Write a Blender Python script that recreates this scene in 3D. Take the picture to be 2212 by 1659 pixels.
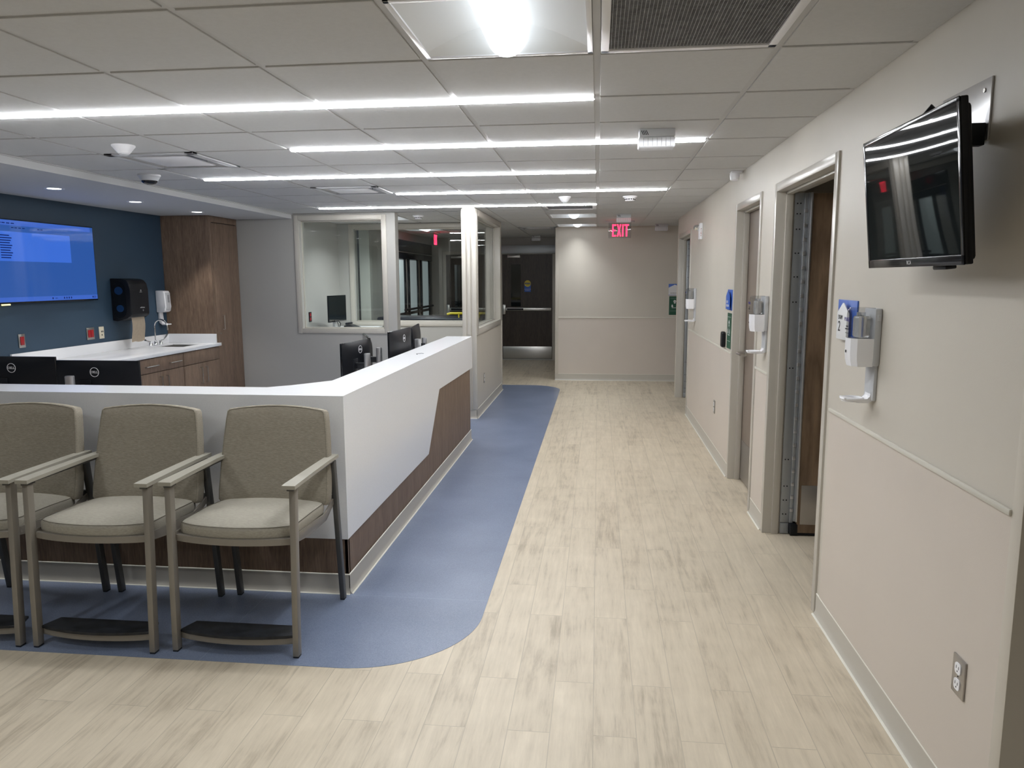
import bpy, bmesh, math, random
from mathutils import Matrix, Vector
random.seed(7)
for o in list(bpy.data.objects): bpy.data.objects.remove(o)
S = bpy.context.scene; COL = S.collection
PI = math.pi
# ------------------------------------------------------------------ camera
R_, D_, F_ = Vector((0.993481,0.113914,-0.004362)), Vector((0.011732,-0.140232,-0.990049)), Vector((-0.113393,0.983544,-0.140654))
cam = bpy.data.cameras.new('camera'); co = bpy.data.objects.new('camera', cam); COL.objects.link(co)
U_ = -D_; B_ = -F_
co.matrix_world = Matrix(((R_.x,U_.x,B_.x,0),(R_.y,U_.y,B_.y,0),(R_.z,U_.z,B_.z,1.6),(0,0,0,1)))
cam.sensor_fit = 'HORIZONTAL'; cam.sensor_width = 36; cam.lens = 36*1609.06/2212; cam.clip_start = .05; cam.clip_end = 100
S.camera = co
# ------------------------------------------------------------------ world, exposure
w = bpy.data.worlds.new('world'); S.world = w; w.use_nodes = True
w.node_tree.nodes['Background'].inputs[0].default_value = (.6,.65,.7,1)
w.node_tree.nodes['Background'].inputs[1].default_value = .02
S.view_settings.view_transform = 'Standard'; S.view_settings.look = 'None'; S.view_settings.gamma = 1
S.view_settings.use_curve_mapping = False; S.view_settings.exposure = 0.82
LED_E, TUBE_E, TLAMP_W, SPOT_W = 41.0, 1.6, 5.3, 24.0
H = 2.375

# ------------------------------------------------------------------ materials
MATS = {}
def nt(m): return m.node_tree.nodes, m.node_tree.links
def mat(name, col, rough=.5, metal=0, spec=.5, alpha=1, emit=None, es=0, coat=0, var=0, vscale=30, bump=0, bscale=200, stretch=None, trans=0):
    if name in MATS: return MATS[name]
    m = bpy.data.materials.new(name); m.use_nodes = True; N, L = nt(m); p = N['Principled BSDF']
    p.inputs['Base Color'].default_value = (*col,1); p.inputs['Roughness'].default_value = rough
    p.inputs['Metallic'].default_value = metal; p.inputs['Specular IOR Level'].default_value = spec
    p.inputs['Coat Weight'].default_value = coat; p.inputs['Transmission Weight'].default_value = trans
    if emit: p.inputs['Emission Color'].default_value = (*emit,1); p.inputs['Emission Strength'].default_value = es
    if var or bump:
        tc = N.new('ShaderNodeTexCoord'); mp = N.new('ShaderNodeMapping'); L.new(tc.outputs['Object'], mp.inputs[0])
        if stretch: mp.inputs['Scale'].default_value = stretch
        if var:
            n = N.new('ShaderNodeTexNoise'); n.inputs['Scale'].default_value = vscale; n.inputs['Detail'].default_value = 4
            L.new(mp.outputs[0], n.inputs['Vector'])
            r = N.new('ShaderNodeValToRGB'); r.color_ramp.elements[0].position = .32; r.color_ramp.elements[1].position = .68
            r.color_ramp.elements[0].color = (*[c*(1-var) for c in col],1); r.color_ramp.elements[1].color = (*[min(1,c*(1+var)) for c in col],1)
            L.new(n.outputs['Fac'], r.inputs[0]); L.new(r.outputs[0], p.inputs['Base Color'])
        if bump:
            n2 = N.new('ShaderNodeTexNoise'); n2.inputs['Scale'].default_value = bscale; n2.inputs['Detail'].default_value = 3
            L.new(mp.outputs[0], n2.inputs['Vector'])
            b = N.new('ShaderNodeBump'); b.inputs['Strength'].default_value = bump; b.inputs['Distance'].default_value = .002
            L.new(n2.outputs['Fac'], b.inputs['Height']); L.new(b.outputs[0], p.inputs['Normal'])
    MATS[name] = m; return m

def laminate(name, c0, c1, gscale=9, zstretch=.09, rough=.38, axis=2):
    m = bpy.data.materials.new(name); m.use_nodes = True; N, L = nt(m); p = N['Principled BSDF']; p.inputs['Roughness'].default_value = rough
    tc = N.new('ShaderNodeTexCoord'); mp = N.new('ShaderNodeMapping'); L.new(tc.outputs['Object'], mp.inputs[0])
    sc = [1,1,1]; sc[axis] = zstretch; mp.inputs['Scale'].default_value = sc
    a = N.new('ShaderNodeTexNoise'); a.inputs['Scale'].default_value = gscale; a.inputs['Detail'].default_value = 3; a.inputs['Distortion'].default_value = .3
    b = N.new('ShaderNodeTexNoise'); b.inputs['Scale'].default_value = gscale*9; b.inputs['Detail'].default_value = 5
    L.new(mp.outputs[0], a.inputs['Vector']); L.new(mp.outputs[0], b.inputs['Vector'])
    p.inputs['Specular IOR Level'].default_value = .35
    mx = N.new('ShaderNodeMix'); mx.inputs[0].default_value = .62; L.new(a.outputs['Fac'], mx.inputs[2]); L.new(b.outputs['Fac'], mx.inputs[3])
    r = N.new('ShaderNodeValToRGB'); r.color_ramp.elements[0].position = .36; r.color_ramp.elements[1].position = .64
    r.color_ramp.elements[0].color = (*c0,1); r.color_ramp.elements[1].color = (*c1,1)
    L.new(mx.outputs[0], r.inputs[0]); L.new(r.outputs[0], p.inputs['Base Color'])
    return m

def oak(name, c0, c1):      # flat-sawn oak veneer with cathedral figure
    m = bpy.data.materials.new(name); m.use_nodes = True; N, L = nt(m); p = N['Principled BSDF']; p.inputs['Roughness'].default_value = .42
    tc = N.new('ShaderNodeTexCoord'); mp = N.new('ShaderNodeMapping'); L.new(tc.outputs['Object'], mp.inputs[0]); mp.inputs['Scale'].default_value = (1,1,.16)
    a = N.new('ShaderNodeTexNoise'); a.inputs['Scale'].default_value = 7; a.inputs['Detail'].default_value = 1.5; L.new(mp.outputs[0], a.inputs['Vector'])
    ml = N.new('ShaderNodeMath'); ml.operation = 'MULTIPLY'; ml.inputs[1].default_value = 11; L.new(a.outputs['Fac'], ml.inputs[0])
    fr = N.new('ShaderNodeMath'); fr.operation = 'PINGPONG'; fr.inputs[1].default_value = 1; L.new(ml.outputs[0], fr.inputs[0])
    b = N.new('ShaderNodeTexNoise'); b.inputs['Scale'].default_value = 90; b.inputs['Detail'].default_value = 4; L.new(mp.outputs[0], b.inputs['Vector'])
    mx = N.new('ShaderNodeMix'); mx.inputs[0].default_value = .5; L.new(fr.outputs[0], mx.inputs[2]); L.new(b.outputs['Fac'], mx.inputs[3])
    r = N.new('ShaderNodeValToRGB'); r.color_ramp.elements[0].position = .15; r.color_ramp.elements[1].position = .75
    r.color_ramp.elements[0].color = (*c0,1); r.color_ramp.elements[1].color = (*c1,1)
    L.new(mx.outputs[0], r.inputs[0]); L.new(r.outputs[0], p.inputs['Base Color'])
    return m

def glass_mat(name, tint=(.965,.985,.975), ior=1.5, rough=0):
    m = bpy.data.materials.new(name); m.use_nodes = True; N, L = nt(m); N.remove(N['Principled BSDF'])
    t = N.new('ShaderNodeBsdfTransparent'); t.inputs[0].default_value = (*tint,1)
    g = N.new('ShaderNodeBsdfGlossy'); g.inputs['Roughness'].default_value = rough
    lw = N.new('ShaderNodeLayerWeight'); lw.inputs[0].default_value = .5
    pw = N.new('ShaderNodeMath'); pw.operation = 'POWER'; pw.inputs[1].default_value = 5; L.new(lw.outputs['Facing'], pw.inputs[0])
    f = N.new('ShaderNodeMath'); f.operation = 'MULTIPLY_ADD'; f.inputs[1].default_value = .96; f.inputs[2].default_value = ((ior-1)/(ior+1))**2; L.new(pw.outputs[0], f.inputs[0])
    mx = N.new('ShaderNodeMixShader'); L.new(f.outputs[0], mx.inputs[0]); L.new(t.outputs[0], mx.inputs[1]); L.new(g.outputs[0], mx.inputs[2])
    L.new(mx.outputs[0], N['Material Output'].inputs[0]); return m

def emis(name, col, s):
    m = bpy.data.materials.new(name); m.use_nodes = True; N, L = nt(m); N.remove(N['Principled BSDF'])
    e = N.new('ShaderNodeEmission'); e.inputs[0].default_value = (*col,1); e.inputs[1].default_value = s
    L.new(e.outputs[0], N['Material Output'].inputs[0]); return m

def plank_floor():
    m = bpy.data.materials.new('plank_vinyl'); m.use_nodes = True; N, L = nt(m); p = N['Principled BSDF']
    tc = N.new('ShaderNodeTexCoord'); sp = N.new('ShaderNodeSeparateXYZ'); L.new(tc.outputs['Object'], sp.inputs[0])
    cb = N.new('ShaderNodeCombineXYZ'); L.new(sp.outputs[1], cb.inputs[0]); L.new(sp.outputs[0], cb.inputs[1])
    br = N.new('ShaderNodeTexBrick'); br.offset = .37; br.offset_frequency = 2; br.inputs['Scale'].default_value = 1
    br.inputs['Brick Width'].default_value = .93; br.inputs['Row Height'].default_value = .1524; br.inputs['Mortar Size'].default_value = .0017
    br.inputs['Mortar Smooth'].default_value = .0; br.inputs['Color1'].default_value = (.0,.0,.0,1); br.inputs['Color2'].default_value = (1,1,1,1); br.inputs['Mortar'].default_value = (.5,.5,.5,1)
    L.new(cb.outputs[0], br.inputs['Vector'])
    mp = N.new('ShaderNodeMapping'); mp.inputs['Scale'].default_value = (1,.085,1); L.new(tc.outputs['Object'], mp.inputs[0])
    # shift the grain from plank to plank
    add = N.new('ShaderNodeVectorMath'); add.operation = 'ADD'; sc = N.new('ShaderNodeVectorMath'); sc.operation = 'SCALE'; sc.inputs[3].default_value = 7
    L.new(br.outputs['Color'], sc.inputs[0]); L.new(mp.outputs[0], add.inputs[0]); L.new(sc.outputs[0], add.inputs[1])
    a = N.new('ShaderNodeTexNoise'); a.inputs['Scale'].default_value = 19; a.inputs['Detail'].default_value = 7; a.inputs['Roughness'].default_value = .62; a.inputs['Distortion'].default_value = .9; L.new(add.outputs[0], a.inputs['Vector'])
    b = N.new('ShaderNodeTexNoise'); b.inputs['Scale'].default_value = 60; b.inputs['Detail'].default_value = 5; b.inputs['Roughness'].default_value = .7; L.new(add.outputs[0], b.inputs['Vector'])
    c = N.new('ShaderNodeTexNoise'); c.inputs['Scale'].default_value = 6; c.inputs['Detail'].default_value = 3; L.new(tc.outputs['Object'], c.inputs['Vector'])
    def mixf(x, y, f):
        mx = N.new('ShaderNodeMix'); mx.inputs[0].default_value = f; L.new(x, mx.inputs[2]); L.new(y, mx.inputs[3]); return mx.outputs[0]
    v = mixf(mixf(a.outputs['Fac'], b.outputs['Fac'], .42), c.outputs['Fac'], .22)
    v = mixf(v, br.outputs['Color'], .09)
    r = N.new('ShaderNodeValToRGB'); e = r.color_ramp.elements
    e[0].position = .35; e[0].color = (.395,.332,.245,1); e[1].position = .66; e[1].color = (.70,.612,.475,1)
    x = r.color_ramp.elements.new(.47); x.color = (.58,.503,.385,1)
    L.new(v, r.inputs[0])
    mm = N.new('ShaderNodeMix'); mm.data_type = 'RGBA'; mm.inputs[7].default_value = (.25,.22,.17,1)
    mf = N.new('ShaderNodeMath'); mf.operation = 'MULTIPLY'; mf.inputs[1].default_value = .36; L.new(br.outputs['Fac'], mf.inputs[0])
    L.new(mf.outputs[0], mm.inputs[0]); L.new(r.outputs[0], mm.inputs[6]); L.new(mm.outputs[2], p.inputs['Base Color'])
    p.inputs['Roughness'].default_value = .42; p.inputs['Specular IOR Level'].default_value = .4
    p.inputs['Coat Weight'].default_value = 0
    return m

def blue_sheet():
    m = bpy.data.materials.new('blue_sheet_vinyl'); m.use_nodes = True; N, L = nt(m); p = N['Principled BSDF']
    tc = N.new('ShaderNodeTexCoord')
    n = N.new('ShaderNodeTexNoise'); n.inputs['Scale'].default_value = 260; n.inputs['Detail'].default_value = 2; L.new(tc.outputs['Object'], n.inputs['Vector'])
    n2 = N.new('ShaderNodeTexNoise'); n2.inputs['Scale'].default_value = 2.2; n2.inputs['Detail'].default_value = 3; L.new(tc.outputs['Object'], n2.inputs['Vector'])
    r = N.new('ShaderNodeValToRGB'); e = r.color_ramp.elements; e[0].position = .35; e[0].color = (.14,.175,.262,1); e[1].position = .66; e[1].color = (.24,.285,.395,1)
    mx = N.new('ShaderNodeMix'); mx.inputs[0].default_value = .35; L.new(n.outputs['Fac'], mx.inputs[2]); L.new(n2.outputs['Fac'], mx.inputs[3]); L.new(mx.outputs[0], r.inputs[0])
    sp = N.new('ShaderNodeSeparateXYZ'); L.new(tc.outputs['Object'], sp.inputs[0])
    def line(out, at):
        a = N.new('ShaderNodeMath'); a.operation = 'SUBTRACT'; a.inputs[1].default_value = at; L.new(out, a.inputs[0])
        b = N.new('ShaderNodeMath'); b.operation = 'ABSOLUTE'; L.new(a.outputs[0], b.inputs[0])
        c = N.new('ShaderNodeMath'); c.operation = 'LESS_THAN'; c.inputs[1].default_value = .0016; L.new(b.outputs[0], c.inputs[0]); return c.outputs[0]
    def mxm(x, y):
        a = N.new('ShaderNodeMath'); a.operation = 'MAXIMUM'; L.new(x, a.inputs[0]); L.new(y, a.inputs[1]); return a.outputs[0]
    seam = mxm(mxm(line(sp.outputs[0], -1.663), line(sp.outputs[1], 5.88)), line(sp.outputs[1], 3.50))
    mf = N.new('ShaderNodeMath'); mf.operation = 'MULTIPLY'; mf.inputs[1].default_value = .22; L.new(seam, mf.inputs[0])
    mm = N.new('ShaderNodeMix'); mm.data_type = 'RGBA'; mm.inputs[7].default_value = (.5,.55,.66,1); L.new(mf.outputs[0], mm.inputs[0]); L.new(r.outputs[0], mm.inputs[6]); L.new(mm.outputs[2], p.inputs['Base Color'])
    p.inputs['Roughness'].default_value = .33; p.inputs['Specular IOR Level'].default_value = .45
    return m

M = {}
M['wall'] = mat('wall_vinyl', (.615,.572,.500), .45, var=.015, vscale=3, bump=.12, bscale=350)
M['wains'] = mat('wainscot_sheet', (.640,.575,.510), .42, var=.012, vscale=3, bump=.12, bscale=350)
M['paint'] = mat('grey_paint', (.42,.41,.385), .55, bump=.06, bscale=400)
M['trim'] = mat('frame_paint', (.54,.51,.455), .28, spec=.5)
M['rail'] = mat('rail_vinyl', (.68,.65,.575), .35)
M['base'] = mat('cove_base', (.53,.50,.44), .4)
M['base_highlight'] = mat('pale_base_highlight', (.80,.78,.70), .35)  # paler tone painting the highlight along the baseboard edges
M['ceil'] = mat('ceiling_tile', (.60,.60,.60), .9, var=.02, vscale=60, bump=.25, bscale=500)
M['grid'] = mat('ceiling_grid', (.55,.55,.55), .6)
M['soffit'] = mat('soffit_paint', (.60,.605,.61), .7)
M['navy'] = mat('navy_paint', (.034,.068,.110), .5, bump=.08, bscale=350)
M['wood'] = laminate('brown_laminate', (.150,.098,.068), (.258,.180,.127), gscale=15, rough=.5)
M['wood_d'] = laminate('dark_laminate', (.028,.019,.015), (.062,.044,.034), gscale=14)
M['oak'] = oak('oak_veneer', (.115,.072,.042), (.235,.155,.095))
M['taupe'] = laminate('taupe_door_laminate', (.23,.185,.15), (.27,.22,.18), gscale=14, rough=.35)
M['quartz'] = mat('white_quartz', (.90,.91,.93), .2, spec=.5, var=.035, vscale=380)
M['fabric'] = mat('chair_fabric', (.315,.283,.228), .85, spec=.2, var=.15, vscale=230, bump=.35, bscale=500, stretch=(.22,1,1.3))
M['fabric2'] = mat('seat_fabric', (.36,.335,.28), .75, spec=.25, var=.11, vscale=230, bump=.3, bscale=500, stretch=(.22,1.3,1))
M['piping'] = mat('seam_thread', (.12,.105,.08), .8)
M['piping2'] = mat('back_seam_thread', (.22,.20,.16), .8)
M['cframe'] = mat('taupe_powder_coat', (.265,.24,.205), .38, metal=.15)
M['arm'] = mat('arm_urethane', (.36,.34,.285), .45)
M['darkmetal'] = mat('charcoal_metal', (.085,.085,.082), .4, metal=.2)
M['rubber'] = mat('black_rubber', (.012,.014,.018), .45, var=.6, vscale=20)
M['black'] = mat('black_plastic', (.008,.009,.012), .42, spec=.3)
M['blackg'] = mat('black_gloss', (.006,.007,.010), .16)
M['screen_off'] = mat('screen_off', (.010,.013,.014), .06, spec=.7, coat=.5)
M['white'] = mat('white_plastic', (.90,.90,.93), .3)
M['white_d'] = mat('pale_grey_plastic', (.55,.56,.58), .4)
M['steel'] = mat('brushed_steel', (.55,.54,.52), .32, metal=1)
M['plate'] = mat('steel_plate', (.42,.40,.38), .35, metal=.9)
M['galv'] = mat('galvanised', (.36,.38,.40), .42, metal=.55)
M['chrome'] = mat('chrome', (.82,.83,.85), .07, metal=1)
M['alu'] = mat('satin_aluminium', (.62,.63,.65), .3, metal=.85)
M['led'] = emis('led_diffuser', (.955,.975,1.0), LED_E)
M['tube'] = emis('troffer_diffuser', (.90,.96,1.0), TUBE_E)
M['reflector'] = mat('white_reflector', (.86,.88,.90), .5)
M['dlens'] = emis('downlight_lens', (.95,.98,1), 5)
M['glass'] = glass_mat('window_glass')
M['clear'] = glass_mat('clear_plastic', (.84,.85,.86), 1.6, .02)
M['grille'] = mat('grey_grille', (.30,.305,.32), .6, var=.2, vscale=25)
M['frost'] = mat('frosted_glass', (.62,.70,.70), .4, emit=(.55,.68,.72), es=.13)  # faint emission put into the panes, standing for light from outside
M['yellow'] = mat('yellow_plastic', (.75,.60,.03), .4)
M['mattress'] = mat('navy_mattress', (.012,.016,.03), .35)
M['blue'] = mat('sign_blue', (.03,.12,.52), .4)
M['green'] = mat('sign_green', (.012,.09,.05), .4)
M['signw'] = mat('sign_white', (.78,.79,.80), .4)
M['ink_and_gap_shade'] = mat('ink_and_gap_shade', (.01,.01,.015), .6)  # black for print, also the painted shade in the cabinet gaps
M['purple'] = mat('logo_purple', (.03,.02,.22), .5)
M['red'] = mat('red_device', (.38,.012,.018), .35)
M['ivory'] = mat('ivory_plastic', (.72,.66,.52), .4)
M['paper'] = mat('kraft_towel', (.62,.52,.40), .85, var=.05, vscale=40)
M['exit'] = emis('exit_red', (1,.02,.06), 3.2)
M['exit2'] = emis('exit_arrow_red', (.6,.03,.08), .6)
M['sblue'] = mat('screen_blue',(.005,.006,.01),.05,spec=.4,emit=(.030,.125,.50),es=.40,bump=.35,bscale=1.3)
M['sblue2'] = mat('screen_window_blue',(.005,.006,.01),.05,spec=.4,emit=(.050,.18,.80),es=.46,bump=.35,bscale=1.3)
M['sbar'] = mat('screen_bar_blue',(.005,.006,.01),.05,spec=.4,emit=(.06,.17,.72),es=.42,bump=.35,bscale=1.3)
M['sdark'] = emis('screen_text', (.01,.02,.12), .5)
M['amber'] = emis('amber_lamp', (1,.8,.3), 1.5)
M['floor'] = plank_floor(); M['inlay'] = blue_sheet()
M['silver'] = mat('silver_print', (.7,.7,.72), .35)
M['callred'] = mat('lens_pink', (.65,.30,.28), .3)

# ------------------------------------------------------------------ mesh builder
class MB:
    def __init__(s): s.bm = bmesh.new()
    def add(s, t, mi=0, M4=None):
        if M4 is not None: t.transform(M4)
        bmesh.ops.recalc_face_normals(t, faces=t.faces[:])
        for f in t.faces: f.material_index = mi
        me = bpy.data.meshes.new('tmp'); t.to_mesh(me); t.free(); s.bm.from_mesh(me); bpy.data.meshes.remove(me); return s
    def box(s, x0,x1,y0,y1,z0,z1, bev=0, seg=2, mi=0, M4=None):
        t = bmesh.new(); bmesh.ops.create_cube(t, size=1)
        for v in t.verts: v.co = Vector(((x0+x1)/2+v.co.x*(x1-x0),(y0+y1)/2+v.co.y*(y1-y0),(z0+z1)/2+v.co.z*(z1-z0)))
        if bev: bmesh.ops.bevel(t, geom=t.edges[:], offset=bev, segments=seg, profile=.5, affect='EDGES')
        return s.add(t, mi, M4)
    def prism(s, pts, ax, a, b, bev=0, mi=0, M4=None):
        t = bmesh.new()
        mk = {'x': lambda p,h:(h,p[0],p[1]), 'y': lambda p,h:(p[0],h,p[1]), 'z': lambda p,h:(p[0],p[1],h)}[ax]
        A = [t.verts.new(mk(p,a)) for p in pts]; B = [t.verts.new(mk(p,b)) for p in pts]; n = len(pts)
        t.faces.new(A); t.faces.new(B[::-1])
        for i in range(n): t.faces.new((A[i],A[(i+1)%n],B[(i+1)%n],B[i]))
        if bev: bmesh.ops.bevel(t, geom=t.edges[:], offset=bev, segments=2, profile=.5, affect='EDGES')
        return s.add(t, mi, M4)
    def cyl(s, p, q, r, r2=None, n=20, mi=0, bev=0, M4=None):
        p, q = Vector(p), Vector(q); d = q-p; t = bmesh.new()
        bmesh.ops.create_cone(t, cap_ends=True, segments=n, radius1=r, radius2=r if r2 is None else r2, depth=d.length)
        t.transform(Matrix.Translation((p+q)/2) @ d.to_track_quat('Z','Y').to_matrix().to_4x4())
        if bev: bmesh.ops.bevel(t, geom=[e for e in t.edges if any(len(f.verts)>4 for f in e.link_faces)], offset=bev, segments=2, profile=.5, affect='EDGES')
        return s.add(t, mi, M4)
    def tube(s, pts, r, n=10, mi=0, closed=False, M4=None):
        pts = [Vector(p) for p in pts]; t = bmesh.new(); rings = []; m = len(pts); up = None
        for i, p in enumerate(pts):
            a = pts[i-1] if (i > 0 or closed) else p; b = pts[(i+1)%m] if (i < m-1 or closed) else p
            d = (b-a).normalized()
            if up is None: up = d.orthogonal().normalized()
            up = (up - d*up.dot(d)).normalized(); sd = d.cross(up)
            rr = r[i] if isinstance(r, (list,tuple)) else r
            rings.append([t.verts.new(p+up*rr*math.cos(2*PI*k/n)+sd*rr*math.sin(2*PI*k/n)) for k in range(n)])
        for i in range(m if closed else m-1):
            A, B = rings[i], rings[(i+1)%m]
            for k in range(n): t.faces.new((A[k],A[(k+1)%n],B[(k+1)%n],B[k]))
        if not closed: t.faces.new(rings[0][::-1]); t.faces.new(rings[-1])
        return s.add(t, mi, M4)
    def lathe(s, prof, c, ax='z', n=32, mi=0, M4=None, ring=False):
        t = bmesh.new(); c = Vector(c); rings = []
        for r, h in prof:
            ring = []
            for k in range(n):
                a = 2*PI*k/n; x, y = r*math.cos(a), r*math.sin(a)
                ring.append(t.verts.new(c+Vector({'z':(x,y,h),'y':(x,h,y),'x':(h,x,y)}[ax])))
            rings.append(ring)
        for A, B in zip(rings, rings[1:]+([rings[0]] if ring else [])):
            for k in range(n): t.faces.new((A[k],A[(k+1)%n],B[(k+1)%n],B[k]))
        if not ring: t.faces.new(rings[0][::-1]); t.faces.new(rings[-1])
        return s.add(t, mi, M4)
    def cushion(s, out, z0, z1, r, crown=0, mi=0, M4=None, warp=None):
        t = bmesh.new(); out = [Vector((p[0],p[1],0)) for p in out]; c = sum(out, Vector())/len(out); rings = []
        def ring(ins, z, fac=None):
            L = []
            for p in out:
                d = c-p; q = p+d.normalized()*ins if fac is None else p+d.normalized()*r+(c-(p+d.normalized()*r))*fac
                L.append(t.verts.new((q.x,q.y,z)))
            rings.append(L)
        ring(r, z0)
        for k in (1,2,3): a = k*PI/6; ring(r*(1-math.sin(a)), z0+r*(1-math.cos(a)))
        for k in (3,2,1,0): a = k*PI/6; ring(r*(1-math.sin(a)), z1-r*(1-math.cos(a)))
        for f, k in ((.25,.5),(.5,.8),(.75,.95),(.93,1)): ring(0, z1+crown*k, f)
        n = len(out)
        for A, B in zip(rings, rings[1:]):
            for k in range(n): t.faces.new((A[k],A[(k+1)%n],B[(k+1)%n],B[k]))
        t.faces.new(rings[0][::-1]); t.faces.new(rings[-1])
        if warp:
            for v in t.verts: v.co = warp(v.co)
        return s.add(t, mi, M4)
    def text(s, body, size, M4, depth=.0006, mi=0, align='CENTER', sx=1):
        cu = bpy.data.curves.new('t','FONT'); cu.body = body; cu.size = size; cu.align_x = align; cu.align_y = 'CENTER'; cu.extrude = depth
        ob = bpy.data.objects.new('t', cu); COL.objects.link(ob); dg = bpy.context.evaluated_depsgraph_get()
        me = bpy.data.meshes.new_from_object(ob.evaluated_get(dg)); t = bmesh.new(); t.from_mesh(me)
        bpy.data.objects.remove(ob); bpy.data.curves.remove(cu); bpy.data.meshes.remove(me)
        if sx != 1: t.transform(Matrix.Diagonal((sx,1,1,1)))
        return s.add(t, mi, M4)

def wloc(o):
    v = Vector((0,0,0))
    while o is not None: v += o.location; o = o.parent
    return v
def build(name, mb, mats, parent=None, world=True, label=None, smooth=35, loc=None):
    """one mesh object; vertices are given in world coordinates (world=True) or in the parent's own"""
    if not isinstance(mats, (list,tuple)): mats = [mats]
    off = Vector((0,0,0))
    if parent is not None: off = wloc(parent) if world else Vector((0,0,0))
    elif loc is not None: off = Vector(loc)
    if off.length: mb.bm.transform(Matrix.Translation(-off))
    me = bpy.data.meshes.new(name); mb.bm.to_mesh(me); mb.bm.free()
    for m in mats: me.materials.append(M[m] if isinstance(m, str) else m)
    for p in me.polygons: p.use_smooth = True
    me.set_sharp_from_angle(angle=math.radians(smooth))
    o = bpy.data.objects.new(name, me); COL.objects.link(o)
    if parent is not None: o.parent = parent
    elif loc is not None: o.location = loc
    if label: o['label'] = label
    return o
def tag(o, label, cat, group=None, kind=None):
    o['label'] = label; o['category'] = cat
    if group: o['group'] = group
    if kind: o['kind'] = kind
    return o
def thing(name, loc, label, cat, group=None, rz=0):
    o = bpy.data.objects.new(name, None); COL.objects.link(o); o.location = loc; o.rotation_euler.z = rz; o.empty_display_size = .1
    return tag(o, label, cat, group)
def struct(name, mb, m, label=None, parent=None):
    o = build(name, mb, m, parent)
    if parent is None: o['kind'] = 'structure'; o['category'] = name.split('_')[0]
    if label: o['label'] = label
    return o
def dup(o, loc=None, label=None, rz=None, parent=None):
    c = o.copy(); COL.objects.link(c)
    if parent is not None: c.parent = parent
    if loc is not None: c.location = loc
    if label: c['label'] = label
    if rz is not None: c.rotation_euler.z = rz
    for ch in list(o.children): dup(ch, parent=c)
    return c
def rrect(x0,x1,y0,y1,r,n=5):
    P = []
    for cx,cy,a in ((x1-r,y1-r,0),(x0+r,y1-r,90),(x0+r,y0+r,180),(x1-r,y0+r,270)):
        for k in range(n+1): t = math.radians(a+90*k/n); P.append((cx+r*math.cos(t),cy+r*math.sin(t)))
    return P
# text orientation matrices: reading direction u, up v, normal n
def tm(o, u, v):
    u, v = Vector(u), Vector(v); n = u.cross(v)
    return Matrix(((u.x,v.x,n.x,o[0]),(u.y,v.y,n.y,o[1]),(u.z,v.z,n.z,o[2]),(0,0,0,1)))
def face_mx(o): return tm(o, (0,-1,0), (0,0,1))      # on a surface facing -x
def face_px(o): return tm(o, (0,1,0), (0,0,1))       # facing +x
def face_my(o): return tm(o, (1,0,0), (0,0,1))       # facing -y

# ================================================================== SETTING
b = MB().box(-5.1,3.4,-3.6,14.7,-.1,0); struct('floor', b, 'floor', 'pale wood-look plank vinyl floor')
def arc(cx,cy,r,a0,a1,n=14): return [(cx+r*math.cos(math.radians(a0+(a1-a0)*k/n)),cy+r*math.sin(math.radians(a0+(a1-a0)*k/n))) for k in range(n+1)]
P = [(-4.94,2.775)] + arc(-1.06,3.325,.53,-90,0,18) + arc(-1.00,10.62,.47,0,90,18) + [(-1.44,11.09),(-1.44,8.76),(-4.94,8.76)]
b = MB().prism(P,'z',0,.0012); o = build('floor_inlay', b, 'inlay'); o['kind'] = 'structure'; o['label'] = 'blue sheet vinyl field with rounded corners set into the plank floor'

# ceiling: lay-in tiles and grid
XC = [-.014+.6155*k for k in range(-8,7)]
YR = [-3.25,-2.64,-2.03,-1.43,-.83,-.24,.36,.96,1.56,2.16,2.757,3.385,3.93,4.47,5.12,5.67,6.30,6.88,7.50,8.15,8.74,9.34,9.94,10.50,11.05,11.60,12.20,12.95,13.55,14.15,14.75]
REG = [(-3.67,1.055,-3.5,8.34),(-3.67,-1.51,8.34,8.78),(-2.40,-1.51,8.78,8.92),(-3.68,-1.51,8.92,10.40),(-1.37,1.055,8.34,10.30),(-1.37,3.3,10.30,11.70),(-3.27,-1.37,10.52,11.70),(-3.27,-.66,11.70,14.55),(1.055,3.3,-3.5,1.914)]
TROFF = [(-.014-.6155,2.16),(-.014-.6155,9.34),(-.014-.6155,11.05),(-.014-5*.6155,9.34),(-.014-5*.6155,11.60),(-.014-.6155,-.83),(-.014-5*.6155,.96),(-.014-3*.6155,-.24),(-.014-5*.6155,-1.43)]  # last four are added out of view to light camera-facing surfaces
GRIL = [(-.014,2.16),(-.014-.6155,8.15)]
DIFF = [(-.014-5*.6155,4.47),(-.014-4*.6155,6.30),(-.014-2*.6155,11.60)]
def cell(i,j): return XC[i],XC[i+1],YR[j],YR[j+1]
skip = [(round(x,3),round(y,3)) for x,y in TROFF+GRIL+DIFF]
b = MB(); g = MB(); gap = .0125
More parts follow.
